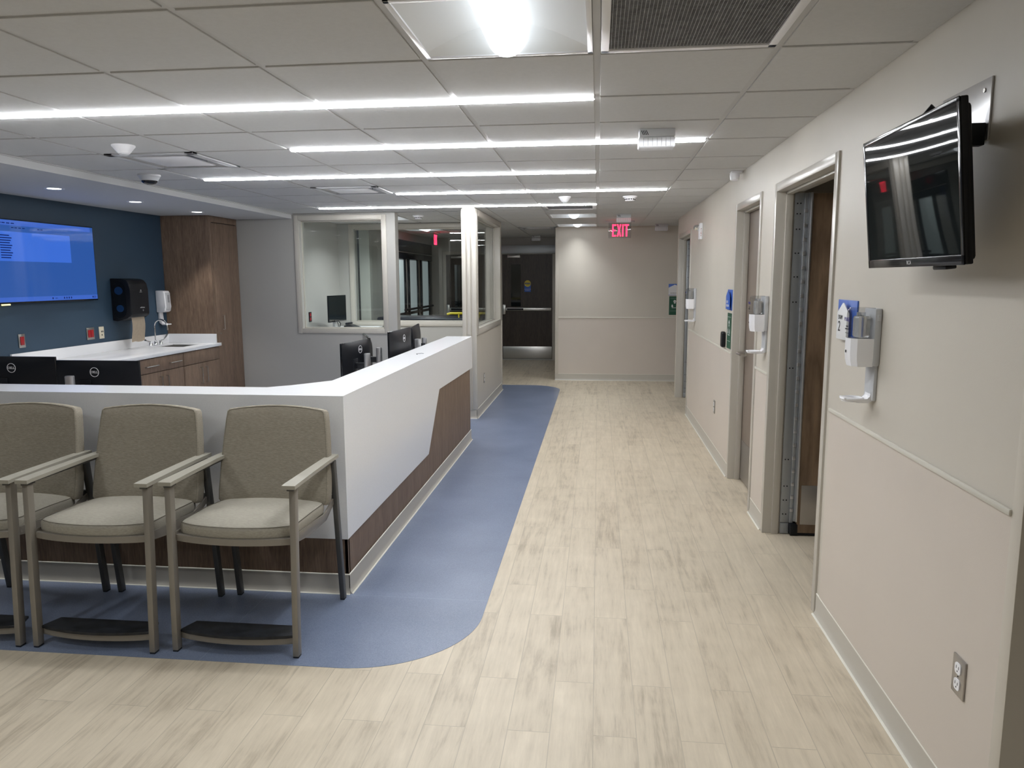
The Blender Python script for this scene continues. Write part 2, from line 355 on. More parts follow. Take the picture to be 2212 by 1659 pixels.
for (a0,a1,c0,c1) in REG:
    for i in range(len(XC)-1):
        for j in range(len(YR)-1):
            x0,x1,y0,y1 = cell(i,j)
            if (round(x0,3),round(y0,3)) in skip: continue
            u0,u1,v0,v1 = max(x0+gap,a0),min(x1-gap,a1),max(y0+gap,c0),min(y1-gap,c1)
            if u1-u0 < .03 or v1-v0 < .03: continue
            b.box(u0,u1,v0,v1,H,H+.018,bev=.0015,seg=1)
    for x in XC:
        if a0 < x < a1: g.box(x-.0125,x+.0125,c0,c1,H+.006,H+.03)
    for y in YR:
        if c0 < y < c1: g.box(a0,a1,y-.0125,y+.0125,H+.0065,H+.0305)
    g.box(a0,a1,c0,c1,H+.30,H+.31)
    # wall angle round the edge
    for q in ((a0,a0+.02,c0,c1),(a1-.02,a1,c0,c1)): g.box(*q,H+.003,H+.006)
ceil = struct('ceiling', b, 'ceil', 'suspended ceiling of square white lay-in tiles')
struct('ceiling_grid', g, 'grid', parent=ceil)

T = 2.9
def wall(name, boxes, m='wall', label=None):
    b = MB()
    for q in boxes: b.box(*q)
    return struct(name, b, m, label)
wall('wall_left', [(-5.07,-4.95,-3.5,8.92,0,T)], 'navy', 'dark blue painted wall')
wall('wall_behind', [(-5.07,3.4,-3.62,-3.5,0,T)], 'wall')
wall('wall_side_behind', [(3.28,3.4,-3.5,11.8,0,T)], 'wall')
# wall with the staff window, grey
b = MB(); b.box(-4.95,-3.58,8.78,8.92,0,T); b.box(-2.57,-2.40,8.78,8.92,0,T); b.box(-3.58,-2.57,8.78,8.92,0,.985); b.box(-3.58,-2.57,8.78,8.92,2.31,T)
struct('wall_back', b, 'paint', 'grey wall with the interior window')
wall('wall_alcove_left', [(-3.80,-3.68,8.92,10.52,0,T)], 'paint')
b = MB(); b.box(-3.80,-3.44,10.40,10.52,0,T); b.box(-3.44,-1.56,10.40,10.52,0,.98); b.box(-3.44,-1.56,10.40,10.52,2.31,T); b.box(-1.56,-1.51,10.40,10.52,0,T)
struct('wall_alcove_back', b, 'paint')
b = MB(); b.box(-1.51,-1.37,8.34,8.47,0,T); b.box(-1.51,-1.37,10.42,10.62,0,T); b.box(-1.51,-1.37,8.47,10.42,0,1.01); b.box(-1.51,-1.37,8.47,10.42,2.31,T)
struct('wall_corridor_left', b, 'wall', 'corridor side wall of the glazed alcove')
wall('wall_vestibule_left', [(-3.42,-3.27,10.55,14.55,0,T)], 'paint')
wall('wall_end', [(-3.42,-.56,14.55,14.67,0,T)], 'paint')
wall('wall_far', [(-.66,3.28,11.70,11.82,0,T)], 'wall')
wall('wall_far_side', [(-.66,-.54,11.82,14.55,0,T)], 'wall')
D1, D2, D3 = (3.577,4.68), (5.153,5.97), (8.90,10.10)
b = MB()
for y0,y1 in ((1.914,D1[0]-.03),(D1[1]+.03,D2[0]-.03),(D2[1]+.03,D3[0]-.03),(D3[1]+.03,10.30)): b.box(1.055,1.195,y0,y1,0,T)
for d in (D1,D2,D3): b.box(1.055,1.195,d[0]-.03,d[1]+.03,2.12,T)
b.box(1.195,3.28,1.914,2.04,0,T)
struct('wall_right', b, 'wall', 'long beige wall with the exam room doors')
wall('wall_exam_partition', [(1.195,3.28,5.04,5.12,0,T),(1.195,3.28,10.2,10.3,0,T),(1.195,3.28,6.2,6.3,0,T)], 'wall')
wall('ceiling_exam_rooms', [(1.195,3.28,2.04,10.2,2.5,2.6)], 'ceil')
# soffit over the back counter
b = MB().box(-4.95,-3.67,-3.5,8.78,2.318,T); struct('ceiling_soffit', b, 'soffit', 'dropped white soffit over the back counter')
struct('trim_1', MB().box(-3.672,-3.655,-3.5,8.78,2.366,2.374), 'grid')

# --- trims: wainscot, rails, bases on the long wall
W = 1.055
def rail(name, q, ax):
    b = MB(); b.box(*q, bev=.003); return struct(name, b, 'base_highlight' if False else 'wall')
wn = 2
def trim(b, m, label=None):
    global wn
    o = struct('trim_%d' % wn, b, m, label); wn += 1; return o
for y0,y1 in ((1.962,3.478),(4.745,5.10),(6.035,8.83)):
    trim(MB().box(W-.0025,W,y0,y1,.10,1.0), 'wains', 'sheet wainscot below the chair rail')
    trim(MB().box(W-.010,W,y0,y1,.994,1.012,bev=.004), 'rail', 'narrow chair rail')
for y in (1.914,): trim(MB().box(W-.003,W+.001,y,y+.048,0.1,H,bev=.001), 'wall', 'corner guard')
trim(MB().box(-.612,1.19,11.6975,11.70,.10,.985), 'wains'); trim(MB().box(-.612,3.2,11.689,11.70,.978,.994,bev=.004), 'rail', 'narrow chair rail')
trim(MB().box(-.662,-.612,11.695,11.70,.10,H,bev=.001).box(-.665,-.66,11.70,11.75,.1,H,bev=.001), 'wall', 'corner guard')
trim(MB().box(W-.003,W+.001,10.255,10.303,.1,H,bev=.001).box(W,W+.05,10.300,10.304,.1,H,bev=.001), 'wall', 'corner guard')
bn = 1
def base(name, pts, sign, top=.103, m='base', parent=None):
    """cove base along a run of axis-aligned points; room side is to the left of travel when sign=1"""
    b = MB()
    for (ax,ay),(bx,by) in zip(pts,pts[1:]):
        d = Vector((bx-ax,by-ay,0)); L = d.length; d.normalize(); n = Vector((-d.y,d.x,0))*sign
        Mx = Matrix(((n.x,d.x,0,ax),(n.y,d.y,0,ay),(0,0,1,0),(0,0,0,1)))
        b.prism([(0,0),(.016,0),(.012,.004),(.0065,.014),(.004,.03),(.004,top-.003),(0,top)],'y',-.004,L+.004,M4=Mx)
        b.prism([(.0165,0),(.021,0),(.0175,.004),(.0125,.0045)],'y',-.006,L+.006,mi=1,M4=Mx)  # highlight on the upturned toe, painted as a paler strip
        b.prism([(.0,top),(.0048,top-.002),(.004,top+.0015),(0,top+.003)],'y',-.004,L+.004,mi=1,M4=Mx)  # highlight line along the top edge, painted paler
    if parent is not None: return build(name, b, [m,'base_highlight'], parent)
    return struct(name, b, [m,'base_highlight'])
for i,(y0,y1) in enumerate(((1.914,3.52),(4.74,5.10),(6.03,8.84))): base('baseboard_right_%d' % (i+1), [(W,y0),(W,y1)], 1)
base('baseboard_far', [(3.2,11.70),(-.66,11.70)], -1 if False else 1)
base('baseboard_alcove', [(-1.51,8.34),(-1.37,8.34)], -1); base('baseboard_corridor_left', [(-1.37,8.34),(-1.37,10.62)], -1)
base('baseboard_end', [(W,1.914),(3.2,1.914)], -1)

# --- column front ribs and end trims
for x0,x1 in ((-1.522,-1.477),(-1.462,-1.425),(-1.410,-1.358)):
    trim(MB().box(x0,x1,8.325,8.34,.108 if x0>-1.42 else 0.1,H-.012,bev=.004), 'trim', 'vertical strip on the alcove corner post')
trim(MB().box(-1.462,-1.425,8.322,8.34,.968,.98,bev=.003), 'trim')
trim(MB().box(-1.372,-1.362,10.572,10.622,.1,1.0,bev=.002), 'wall')

# --- windows
def window(name, ax, pl, thick, a0,a1,z0,z1, glass_at, fw=.07, sill=True, sgn=-1, label=''):
    """ax='y': window in a wall whose face is y=pl looking along sgn; a0..a1 is the opening along x (or y when ax='x')"""
    f = MB()
    def bx(mb,u0,u1,d0,d1,q0,q1,bev=.003,mi=0):
        d0,d1 = sorted((d0,d1))
        if ax == 'y': mb.box(u0,u1,d0,d1,q0,q1,bev=bev,mi=mi)
        else: mb.box(d0,d1,u0,u1,q0,q1,bev=bev,mi=mi)
    out = pl+sgn*.012; back = pl-sgn*(thick+.012)
    for s0,s1 in ((pl,out),(pl-sgn*thick,back)):
        bx(f,a0-fw,a0,s0,s1,z0-fw,z1+fw); bx(f,a1,a1+fw,s0,s1,z0-fw,z1+fw); bx(f,a0,a1,s0,s1,z1,z1+fw); bx(f,a0,a1,s0,s1,z0-fw,z0)
    # lining and stops
    e = .008
    bx(f,a0,a0+e,out,back,z0,z1); bx(f,a1-e,a1,out,back,z0,z1); bx(f,a0,a1,out,back,z1-e,z1); bx(f,a0,a1,out,back,z0,z0+e)
    k = .012
    for d0,d1 in ((glass_at-.02,glass_at-.004),(glass_at+.004,glass_at+.02)):
        bx(f,a0+e,a0+e+k,d0,d1,z0+e,z1-e); bx(f,a1-e-k,a1-e,d0,d1,z0+e,z1-e); bx(f,a0+e,a1-e,d0,d1,z1-e-k,z1-e); bx(f,a0+e,a1-e,d0,d1,z0+e,z0+e+k)
    root = bpy.data.objects.new(name,None); COL.objects.link(root)
    c = (a0+a1)/2; root.location = (c,pl,0) if ax=='y' else (pl,c,0); root['kind']='structure'; root['category']='window'; root['label']=label
    build('window_frame', f, 'trim', root)
    g = MB(); bx(g,a0+e,a1-e,glass_at-.003,glass_at+.003,z0+e,z1-e,bev=0); build('pane', g, 'glass', root)
    return root
window('window_1','y',8.78,.14,-3.592,-2.558,.995,2.302,8.85,fw=.052,label='interior window in the grey wall behind the nurse station')
window('window_2','y',10.40,.12,-3.46,-1.56,.988,2.304,10.46,fw=.058,label='wide interior window at the back of the alcove')
window('window_3','x',-1.37,.14,8.47,10.42,1.02,2.305,-1.46,fw=.065,sgn=1,label='interior window in the corridor side of the alcove')

# --- door frames and doors on the long wall
def frame_right(parent, d):
    f = MB(); y0,y1 = d; zt = 2.10; fw = .05
    for a,bb in ((y0-fw,y0),(y1,y1+fw)): f.box(W-.010,1.205,a,bb,0,zt+fw,bev=.003)
    f.box(W-.010,1.205,y0-.001,y1+.001,zt,zt+fw,bev=.003)
    f.box(W+.045,W+.085,y0,y0+.016,0,zt,bev=.002); f.box(W+.045,W+.085,y1-.016,y1,0,zt,bev=.002); f.box(W+.045,W+.085,y0,y1,zt-.016,zt,bev=.002)
    build('door_frame', f, 'trim', parent)
def door_root(name, loc, label):
    r = bpy.data.objects.new(name,None); COL.objects.link(r); r.location = loc; r['kind']='structure'; r['category']='door'; r['label']=label; return r
def open_door(name, d, label, seed, wood='oak'):
    r = door_root(name, (1.2,d[1],0), label); frame_right(r, d); y1 = d[1]
    b = MB(); b.box(1.245,2.16,y1-.040,y1+.005,.02,2.085,bev=.002); build('door_leaf', b, wood, r)
    b = MB(); b.box(1.150,1.204,y1-.010,y1,.075,2.09,bev=.001); b.box(1.152,1.203,y1-.012,y1-.001,.004,.072,bev=.001)
    for z in (.13,.22,.31,.48,1.05,1.45,1.60,1.74,1.88,1.97,2.03):
        for x in (1.165,1.183): b.cyl((x,y1-.0122,z),(x,y1-.008,z),.0042,n=8,mi=1)
    build('hinge_leaf', b, ['galv','black'], r)
    b = MB(); b.box(1.204,1.226,y1-.020,y1-.002,.075,2.09,bev=.004); b.box(1.236,1.2445,y1-.046,y1+.002,.09,2.09,bev=.001,mi=1); b.box(1.226,1.236,y1-.03,y1-.004,.09,2.09,mi=0)
    z = .15
    while z < 2.05: b.box(1.203,1.222,y1-.026,y1-.018,z,z+.022,bev=.001,mi=1); z += .083
    build('continuous_hinge', b, ['galv','alu'], r)
    b = MB(); b.box(1.262,2.14,y1-.0425,y1-.040,.075,.325,bev=.0008); b.cyl((1.272,y1-.0435,.31),(1.272,y1-.04,.31),.004,n=10); build('kick_plate', b, 'plate', r, label='brushed metal kick plate')
    b = MB(); b.box(1.205,1.25,y1-.045,y1-.001,.004,.075,bev=.004); b.box(1.25,2.15,y1-.035,y1,.003,.019); build('door_shoe', b, 'black', r, label='black bottom seal')
    return r
open_door('door_1', D1, 'open oak exam room door seen end-on past the tall metal hinge, beside the wall television', 1)
open_door('door_3', D3, 'open doorway at the far end of the long wall with a metal hinge strip', 2, 'oak')
r = door_root('door_2', (1.15,D2[0],0), 'closed taupe door with lever handle in the long wall'); frame_right(r, D2)
b = MB().box(1.142,1.186,D2[0]+.003,D2[1]-.006,.012,2.095,bev=.002); build('door_leaf', b, 'taupe', r)
b = MB().box(1.1395,1.142,D2[0]+.03,D2[1]-.03,.02,.33,bev=.0008); build('kick_plate', b, 'plate', r, label='grey metal kick plate')
b = MB(); b.cyl((1.142,5.895,1.02),(1.132,5.895,1.02),.03,n=24,bev=.002); b.cyl((1.135,5.895,1.02),(1.075,5.895,1.02),.011,n=14)
b.tube([(1.078,5.90,1.02),(1.072,5.87,1.02),(1.070,5.82,1.02),(1.074,5.77,1.018)],[.012,.013,.012,.010]); build('door_handle', b, 'steel', r, label='brushed lever handle')

# double door at the end of the corridor and its twin beyond the glass
def end_door(name, x0, x1, label, full):
    y = 14.55; r = door_root(name, ((x0+x1)/2,y,0), label)
    f = MB(); f.box(x0-.06,x0,y-.012,y,0,2.075,bev=.003); f.box(x1,x1+.06,y-.012,y,0,2.075,bev=.003); f.box(x0-.06,x1+.06,y-.012,y,2.06,2.12,bev=.003); build('door_frame', f, 'trim', r)
    lf = MB()
    gx0,gx1,gz0,gz1 = x0+.17,x0+.365,1.05,1.865
    yy0,yy1 = y-.010,y-.002
    lf.box(x0+.004,gx0,yy0,yy1,.03,2.055); lf.box(gx1,x1-.004,yy0,yy1,.03,2.055); lf.box(gx0,gx1,yy0,yy1,.03,gz0); lf.box(gx0,gx1,yy0,yy1,gz1,2.055)
    build('door_leaf', lf, 'wood_d', r)
    g = MB().box(gx0,gx1,y-.005,y-.002,gz0,gz1); build('vision_pane', g, 'screen_off', r, label='narrow dark vision pane')
    k = MB().box(x0+.01,x1-.01,y-.0145,y-.010,.035,.27,bev=.001); build('kick_plate', k, 'steel', r, label='polished metal kick plate')
    p = MB(); p.box(x0+.075,x1-.02,y-.07,y-.03,.972,1.028,bev=.006); p.box(x0+.10,x0+.42,y-.074,y-.069,.980,1.018,mi=1); p.box(x0+.08,x0+.13,y-.05,y-.01,.975,1.02); p.box(x1-.08,x1-.03,y-.05,y-.01,.975,1.02)
    build('push_bar', p, ['steel','black'], r, label='stainless push bar')
    l = MB(); l.box(x0+.012,x0+.068,y-.06,y-.01,.90,1.09,bev=.008); build('latch_case', l, 'steel', r)
    c = MB(); c.box(x0+.11,x0+.36,y-.06,y-.01,1.99,2.045,bev=.004); c.tube([(x0+.15,y-.06,2.03),(x0+.28,y-.16,2.035),(x0+.36,y-.07,2.05)],.006); build('door_closer', c, 'plate', r)
    return r
r4 = end_door('door_4', -1.86, -.88, 'dark wood corridor end door with push bar and narrow pane', True)
end_door('door_5', -2.97, -2.05, 'dark wood door seen through the alcove glass', False)
struct('trim_60', MB().box(-1.95,-.66,14.44,14.55,2.07,2.225,bev=.004), 'galv', 'grey door operator header over the corridor end door')
# sign on the end door
t = thing('door_sign', (-1.355,14.53,1.34), 'yellow round caution sticker over a blue panel on the dark corridor end door', 'sign')
b = MB(); b.box(-1.425,-1.30,14.5375,14.5395,1.335,1.48,bev=.0008); build('backing', b, 'blue', t)
b = MB(); b.cyl((-1.3625,14.5375,1.495),(-1.3625,14.5355,1.495),.062,n=40); build('caution_disc', b, 'yellow', t, label='yellow disc with black lettering')
b = MB(); b.box(-1.418,-1.307,14.5345,14.5355,1.482,1.512); b.text('AUTOMATIC',.017,face_my((-1.3625,14.535,1.526))); b.text('DOOR',.02,face_my((-1.3625,14.535,1.463))); build('black_lettering', b, 'ink_and_gap_shade', t)
build('caution_lettering', MB().text('CAUTION',.025,face_my((-1.3625,14.534,1.497))), 'signw', t)
b = MB(); b.text('ACTIVATE SWITCH',.0145,face_my((-1.3625,14.537,1.385))); b.text('TO OPERATE',.0145,face_my((-1.3625,14.537,1.362))); build('white_lettering', b, 'signw', t)

# ================================================================== CEILING FIXTURES
LX = .6155
def led(y, x0, x1, label):
    t = thing('led_strip_light', ((x0+x1)/2,y,H-.02), label, 'ceiling light', 'linear LED strips across the ceiling')
    b = MB(); b.prism([(y-.015,H+.010),(y-.015,H-.006),(y-.010,H-.012),(y+.010,H-.012),(y+.015,H-.006),(y+.015,H+.010)],'x',x0,x1); build('diffuser', b, 'led', t)
    for e0,e1 in ((x0-.008,x0-.0005),(x1+.0005,x1+.008)): build('end_cap', MB().box(e0,e1,y-.017,y+.017,H-.009,H+.02,bev=.002), 'white', t)
led(3.385,-.014-5*LX,-.03,'long LED strip crossing the ceiling just past the square troffer with the bright tube')
led(4.475,-.014-3*LX+.01,.59,'LED strip that passes directly behind the white segmented call light')
led(5.675,-.014-5*LX+.03,-.03,'third LED strip from the bright square troffer, ending before the main ceiling runner')
led(6.865,-.014-3*LX+.01,.59,'LED strip passing just past the round flush speaker, the fourth strip along the ceiling')
led(8.13,-.014-5*LX+.02,-.03,'LED strip just before the glazed alcove corner post, the last along the ceiling')

def troffer(x0,y0,label, name='square_troffer', watt=None):
    x1,y1 = x0+LX,min(q for q in YR if q > y0+.1); c = (x0+x1)/2; i = .014
    t = thing(name, (c,(y0+y1)/2,H), label, 'ceiling light', 'square recessed ceiling troffers')
    b = MB(); e = .018
    for q in ((x0+i,x1-i,y0+i,y0+i+e),(x0+i,x1-i,y1-i-e,y1-i),(x0+i,x0+i+e,y0+i,y1-i),(x1-i-e,x1-i,y0+i,y1-i)): b.box(*q,H-.002,H+.02,bev=.001)
    build('frame', b, 'white', t)
    # curved reflector wings and end plates, open below
    n = 10; bm = bmesh.new(); X0,X1,Y0,Y1 = x0+i+e,x1-i-e,y0+i+e,y1-i-e
    def hz(u): return H+.004+.085*math.sin(PI*min(u,1-u)*1.0) 
    rows = [[bm.verts.new((X0+(X1-X0)*k/(2*n),y,hz(k/(2*n)))) for k in range(2*n+1)] for y in (Y0+.05,Y1-.05)]
    for k in range(2*n): bm.faces.new((rows[0][k],rows[0][k+1],rows[1][k+1],rows[1][k]))
    for y,row in ((Y0,rows[0]),(Y1,rows[1])):
        ed = [bm.verts.new((X0+(X1-X0)*k/(2*n),y,H+.003)) for k in range(2*n+1)]
        for k in range(2*n): bm.faces.new((ed[k],ed[k+1],row[k+1],row[k]))
    bb = MB(); bb.bm.free(); bb.bm = bm; build('reflector', bb, 'reflector', t, smooth=60)
    b = MB(); prof = [(.070*math.cos(math.radians(a)),H+.052+.070*math.sin(math.radians(a))) for a in range(180,361,15)]
    b.prism([(c+px,pz) for px,pz in prof],'y',Y0+.03,Y1-.03); build('lamp_diffuser', b, 'tube', t, label='glowing half-round diffuser', smooth=60)
    L = bpy.data.lights.new('troffer_lamp','AREA'); L.shape = 'RECTANGLE'; L.size = .10; L.size_y = .44; L.energy = watt or TLAMP_W; L.color = (.93,.97,1); L.spread = math.radians(140 if (watt or 9) > 3.5 else 105)
    lo = bpy.data.objects.new('lamp', L); COL.objects.link(lo); lo.parent = t; lo.location = (0,0,-.0195)
    b = MB().box(x0+i,x1-i,y0+i,y1-i,H+.10,H+.11); build('housing', b, 'white_d', t)
    return t
troffer(*TROFF[0],'square troffer with a glowing half-round diffuser at the top of the view')
troffer(*TROFF[1],'bright square troffer in the corridor just beyond the grey return grille',watt=3.0)
troffer(*TROFF[2],'bright square troffer closest to the beige wall closing the corridor',watt=2.2)
troffer(*TROFF[3],'square troffer over the glazed alcove behind the grey partition',watt=11)
troffer(*TROFF[4],'square troffer beyond the alcove glass near the black sliding doors',watt=4)
troffer(*TROFF[5],'added unseen fill troffer above the camera position')  # this and the next three are added fill lights, never in view
troffer(*TROFF[6],'added unseen fill troffer over the waiting area in front of the chairs')
troffer(*TROFF[7],'added unseen fill troffer behind the waiting area chairs, over the open floor')
troffer(*TROFF[8],'added unseen fill troffer at the rear of the waiting area by the navy wall')

def grille(x0,y0,label,inner=.045):
    x1,y1 = x0+LX,min(q for q in YR if q > y0+.1); i = .014; t = thing('return_air_grille', ((x0+x1)/2,(y0+y1)/2,H), label, 'ceiling vent')
    b = MB(); e = inner
    for q in ((x0+i,x1-i,y0+i,y0+i+e),(x0+i,x1-i,y1-i-e,y1-i),(x0+i,x0+i+e,y0+i,y1-i),(x1-i-e,x1-i,y0+i,y1-i)): b.box(*q,H-.004,H+.012,bev=.002)
    build('frame', b, 'white', t)
    b = MB(); n = 46; X0,X1,Y0,Y1 = x0+i+e,x1-i-e,y0+i+e,y1-i-e
    for k in range(n): x = X0+(X1-X0)*(k+.5)/n; b.box(x-.0011,x+.0011,Y0,Y1,H+.001,H+.006)
    for k in range(n): y = Y0+(Y1-Y0)*(k+.5)/n; b.box(X0,X1,y-.0011,y+.0011,H+.0015,H+.0055)
    build('core', b, 'grille', t)
    b = MB().box(X0,X1,Y0,Y1,H+.007,H+.03); build('plenum', b, mat('grille_back',(.21,.215,.225),.8), t)
grille(*GRIL[0],'dark grey square return air grille beside the square troffer',.028)
grille(*GRIL[1],'grey return air grille just behind the last LED strip')

def diffuser(x0,y0,label):
    x1,y1 = x0+LX,min(q for q in YR if q > y0+.1); i = .014; t = thing('supply_diffuser', ((x0+x1)/2,(y0+y1)/2,H), label, 'ceiling vent', 'square plaque diffusers')
    b = MB(); e = .055
    for q in ((x0+i,x1-i,y0+i,y0+i+e),(x0+i,x1-i,y1-i-e,y1-i),(x0+i,x0+i+e,y0+i,y1-i),(x1-i-e,x1-i,y0+i,y1-i)): b.box(*q,H-.006,H+.01,bev=.002)
    # sloping throat
    a,c = i+e,i+e+.06
    bm = bmesh.new(); o_ = [(x0+a,y0+a),(x1-a,y0+a),(x1-a,y1-a),(x0+a,y1-a)]; q_ = [(x0+c,y0+c),(x1-c,y0+c),(x1-c,y1-c),(x0+c,y1-c)]
    A = [bm.verts.new((*p,H+.005)) for p in o_]; B = [bm.verts.new((*p,H+.07)) for p in q_]
    for k in range(4): bm.faces.new((A[k],A[(k+1)%4],B[(k+1)%4],B[k]))
    bm.faces.new(B); b.add(bm); build('frame', b, 'white_d', t)
    b = MB().box(x0+.13,x1-.13,y0+.13,y1-.13,H-.004,H+.004,bev=.002); build('plaque', b, 'white', t)
    for sx in (x0+.17,x1-.17):
        for sy in (y0+.17,y1-.17): build('hanger', MB().cyl((sx,sy,H+.003),(sx,sy,H+.068),.004,n=8), 'white_d', t)
diffuser(*DIFF[0],'square plaque supply diffuser close to the soffit and the dome camera')
diffuser(*DIFF[1],'square plaque supply diffuser between the third and fourth LED strips')
diffuser(*DIFF[2],'square plaque supply diffuser in the corridor near the end door')

def downlight(y,label):
    x = -4.285; z = 2.318; t = thing('recessed_downlight', (x,y,z), label, 'ceiling light', 'round downlights in the soffit')
    b = MB().lathe([(.048,-.001),(.070,-.004),(.075,-.001),(.075,.002),(.048,.002)],(x,y,z),n=36,ring=True); build('trim_ring', b, 'white', t)
    b = MB().lathe([(.0,-.0012),(.050,-.0018),(.050,.0)],(x,y,z),n=32); build('lens', b, 'dlens', t)
    L = bpy.data.lights.new('downlight_lamp','SPOT'); L.energy = SPOT_W; L.spot_size = math.radians(82); L.spot_blend = .5; L.shadow_soft_size = .045; L.color = (1,.97,.92)
    lo = bpy.data.objects.new('lamp', L); COL.objects.link(lo); lo.parent = t; lo.location = (0,0,-.006)
downlight(7.73,'round downlight in the soffit in front of the tall cabinet')
downlight(6.65,'round downlight in the soffit above the paper towel dispenser')
downlight(5.60,'round downlight in the soffit above the corner of the blue wall screen')
for y in (4.5,3.4): downlight(y,'round downlight further along the soffit above the blue wall screen')

# detectors, sprinklers, cameras
def disc(x,y,r,label,name='sprinkler_cover',cat='sprinkler'):
    b = MB().lathe([(0,-.008),(r*.92,-.008),(r,-.005),(r,-.001),(r*.9,-.001),(r*.9,0.001)],(0,0,0),n=32); o = build(name, b, 'white_d', loc=(x,y,H)); tag(o,label,cat)
disc(-2.79,3.643,.045,'flat round sprinkler cover just past the first LED strip, above the nurse station')
disc(-.318,4.86,.043,'flat round sprinkler cover between the second and third LED strips')
disc(-.326,7.86,.043,'flat round sprinkler cover just before the last LED strip')
disc(-2.845,8.014,.045,'flat round sprinkler cover over the grey wall window')
disc(.297,6.56,.165,'wide flat round speaker plate in front of the fourth LED strip','ceiling_speaker','speaker')
def cone(x,y,r,h,label,cat='sensor'):
    t = thing('occupancy_sensor', (x,y,H), label, cat)
    build('dome', MB().lathe([(r,0),(r,-.008),(r*.93,-.012),(r*.55,-h*.72),(r*.45,-h*.8),(.0,-h*.82)],(x,y,H),n=36), 'white', t)
    build('lens', MB().lathe([(r*.40,-h*.80),(r*.40,-h*.88),(r*.25,-h),(0,-h*1.02)],(x,y,H),n=24), 'white_d', t)
cone(-2.755,4.20,.064,.060,'white conical ceiling sensor beside the plaque diffuser near the soffit')
cone(-.33,7.37,.060,.062,'white conical ceiling sensor between the last two LED strips')
def smoke(x,y,label):
    t = thing('smoke_detector', (x,y,H), label, 'smoke detector', 'smoke detectors on the ceiling')
    build('mount', MB().lathe([(.068,0),(.068,-.010),(.060,-.014),(.0,-.014)],(x,y,H),n=32), 'white', t)
    build('head', MB().lathe([(.054,-.014),(.054,-.022),(.048,-.026),(.048,-.034),(.044,-.044),(.0,-.048)],(x,y,H),n=32), 'white', t)
    b = MB()
    for k in range(14):
        a = 2*PI*k/14; b.box(-.007,.007,-.0008,.0008,-.006,.006,M4=Matrix.Translation((x+.0487*math.cos(a),y+.0487*math.sin(a),H-.030)) @ Matrix.Rotation(a+PI/2,4,'Z'))
    build('slots', b, 'ink_and_gap_shade', t, label='dark sensor slots')
smoke(.294,7.43,'white smoke detector beside the conical sensor, between the last two LED strips')
smoke(-2.228,9.25,'white smoke detector over the glazed alcove')
t = thing('dome_camera', (-3.335,5.37,H), 'pale dome security camera with dark lens ring beside the soffit', 'security camera')
build('housing', MB().lathe([(.080,0),(.080,-.012),(.074,-.016),(.058,-.045),(.0,-.045)],(-3.335,5.37,H),n=40), 'white_d', t)
build('lens_ring', MB().lathe([(.056,-.044),(.054,-.052),(.045,-.062),(.02,-.070),(0,-.071)],(-3.335,5.37,H),n=32), 'blackg', t, label='glossy black lens dome')
t = thing('corner_camera', (1.0,5.83,H), 'small white camera where the long wall meets the ceiling', 'security camera')
build('mount', MB().box(.965,1.05,5.80,5.89,H-.012,H-.0005,bev=.004), 'white', t)
build('camera_body', MB().lathe([(.034,0),(.036,-.02),(.032,-.05),(.018,-.058),(0,-.06)],(.995,5.83,H-.012),n=24), 'white', t)
def call_light(x0,x1,y,label,m='white',em=None):
    t = thing('call_dome_light', ((x0+x1)/2,y,H), label, 'call light', 'white segmented call lights')
    z1 = H; zl = H-.040
    b = MB().box(x0,x1,y-.05,y+.05,zl,z1,bev=.004); build('housing', b, 'white_d', t)
    b = MB()
    for k in range(4): xx = x0+.016+k*.0085; b.box(-.0018,.0018,-.0008,.0008,-.013,.013,M4=Matrix.Translation((xx,y-.0504,zl+.020)) @ Matrix.Rotation(math.radians(-26),4,'Y'))
    build('vent_slots', b, 'ink_and_gap_shade', t)
    b = MB().box(x0-.004,x1+.002,y-.048,y+.048,zl-.058,zl-.0005,bev=.012,seg=4); build('lens', b, m, t, label='translucent segmented lens')
    b = MB()
    for k in range(1,8): xx = x0+(x1-x0)*k/8; b.box(xx-.0012,xx+.0012,y-.0489,y-.0475,zl-.048,zl-.006)
    build('segment_rib', b, 'white_d', t)
LENS = bpy.data.materials.new('call_lens'); LENS.use_nodes = True
LENS.node_tree.nodes['Principled BSDF'].inputs['Base Color'].default_value = (.9,.91,.94,1); LENS.node_tree.nodes['Principled BSDF'].inputs['Subsurface Weight'].default_value = .0; LENS.node_tree.nodes['Principled BSDF'].inputs['Transmission Weight'].default_value = .5; LENS.node_tree.nodes['Principled BSDF'].inputs['Roughness'].default_value = .45
call_light(.206,.392,4.17,'white segmented call light in front of the second LED strip',LENS)
call_light(.218,.392,9.52,'white segmented call light just in front of the red exit sign',LENS)
call_light(.82,1.00,11.30,'white segmented call light near the beige wall closing the corridor',LENS)
call_light(-1.22,-1.06,13.9,'white segmented call light near the corridor end door',LENS)

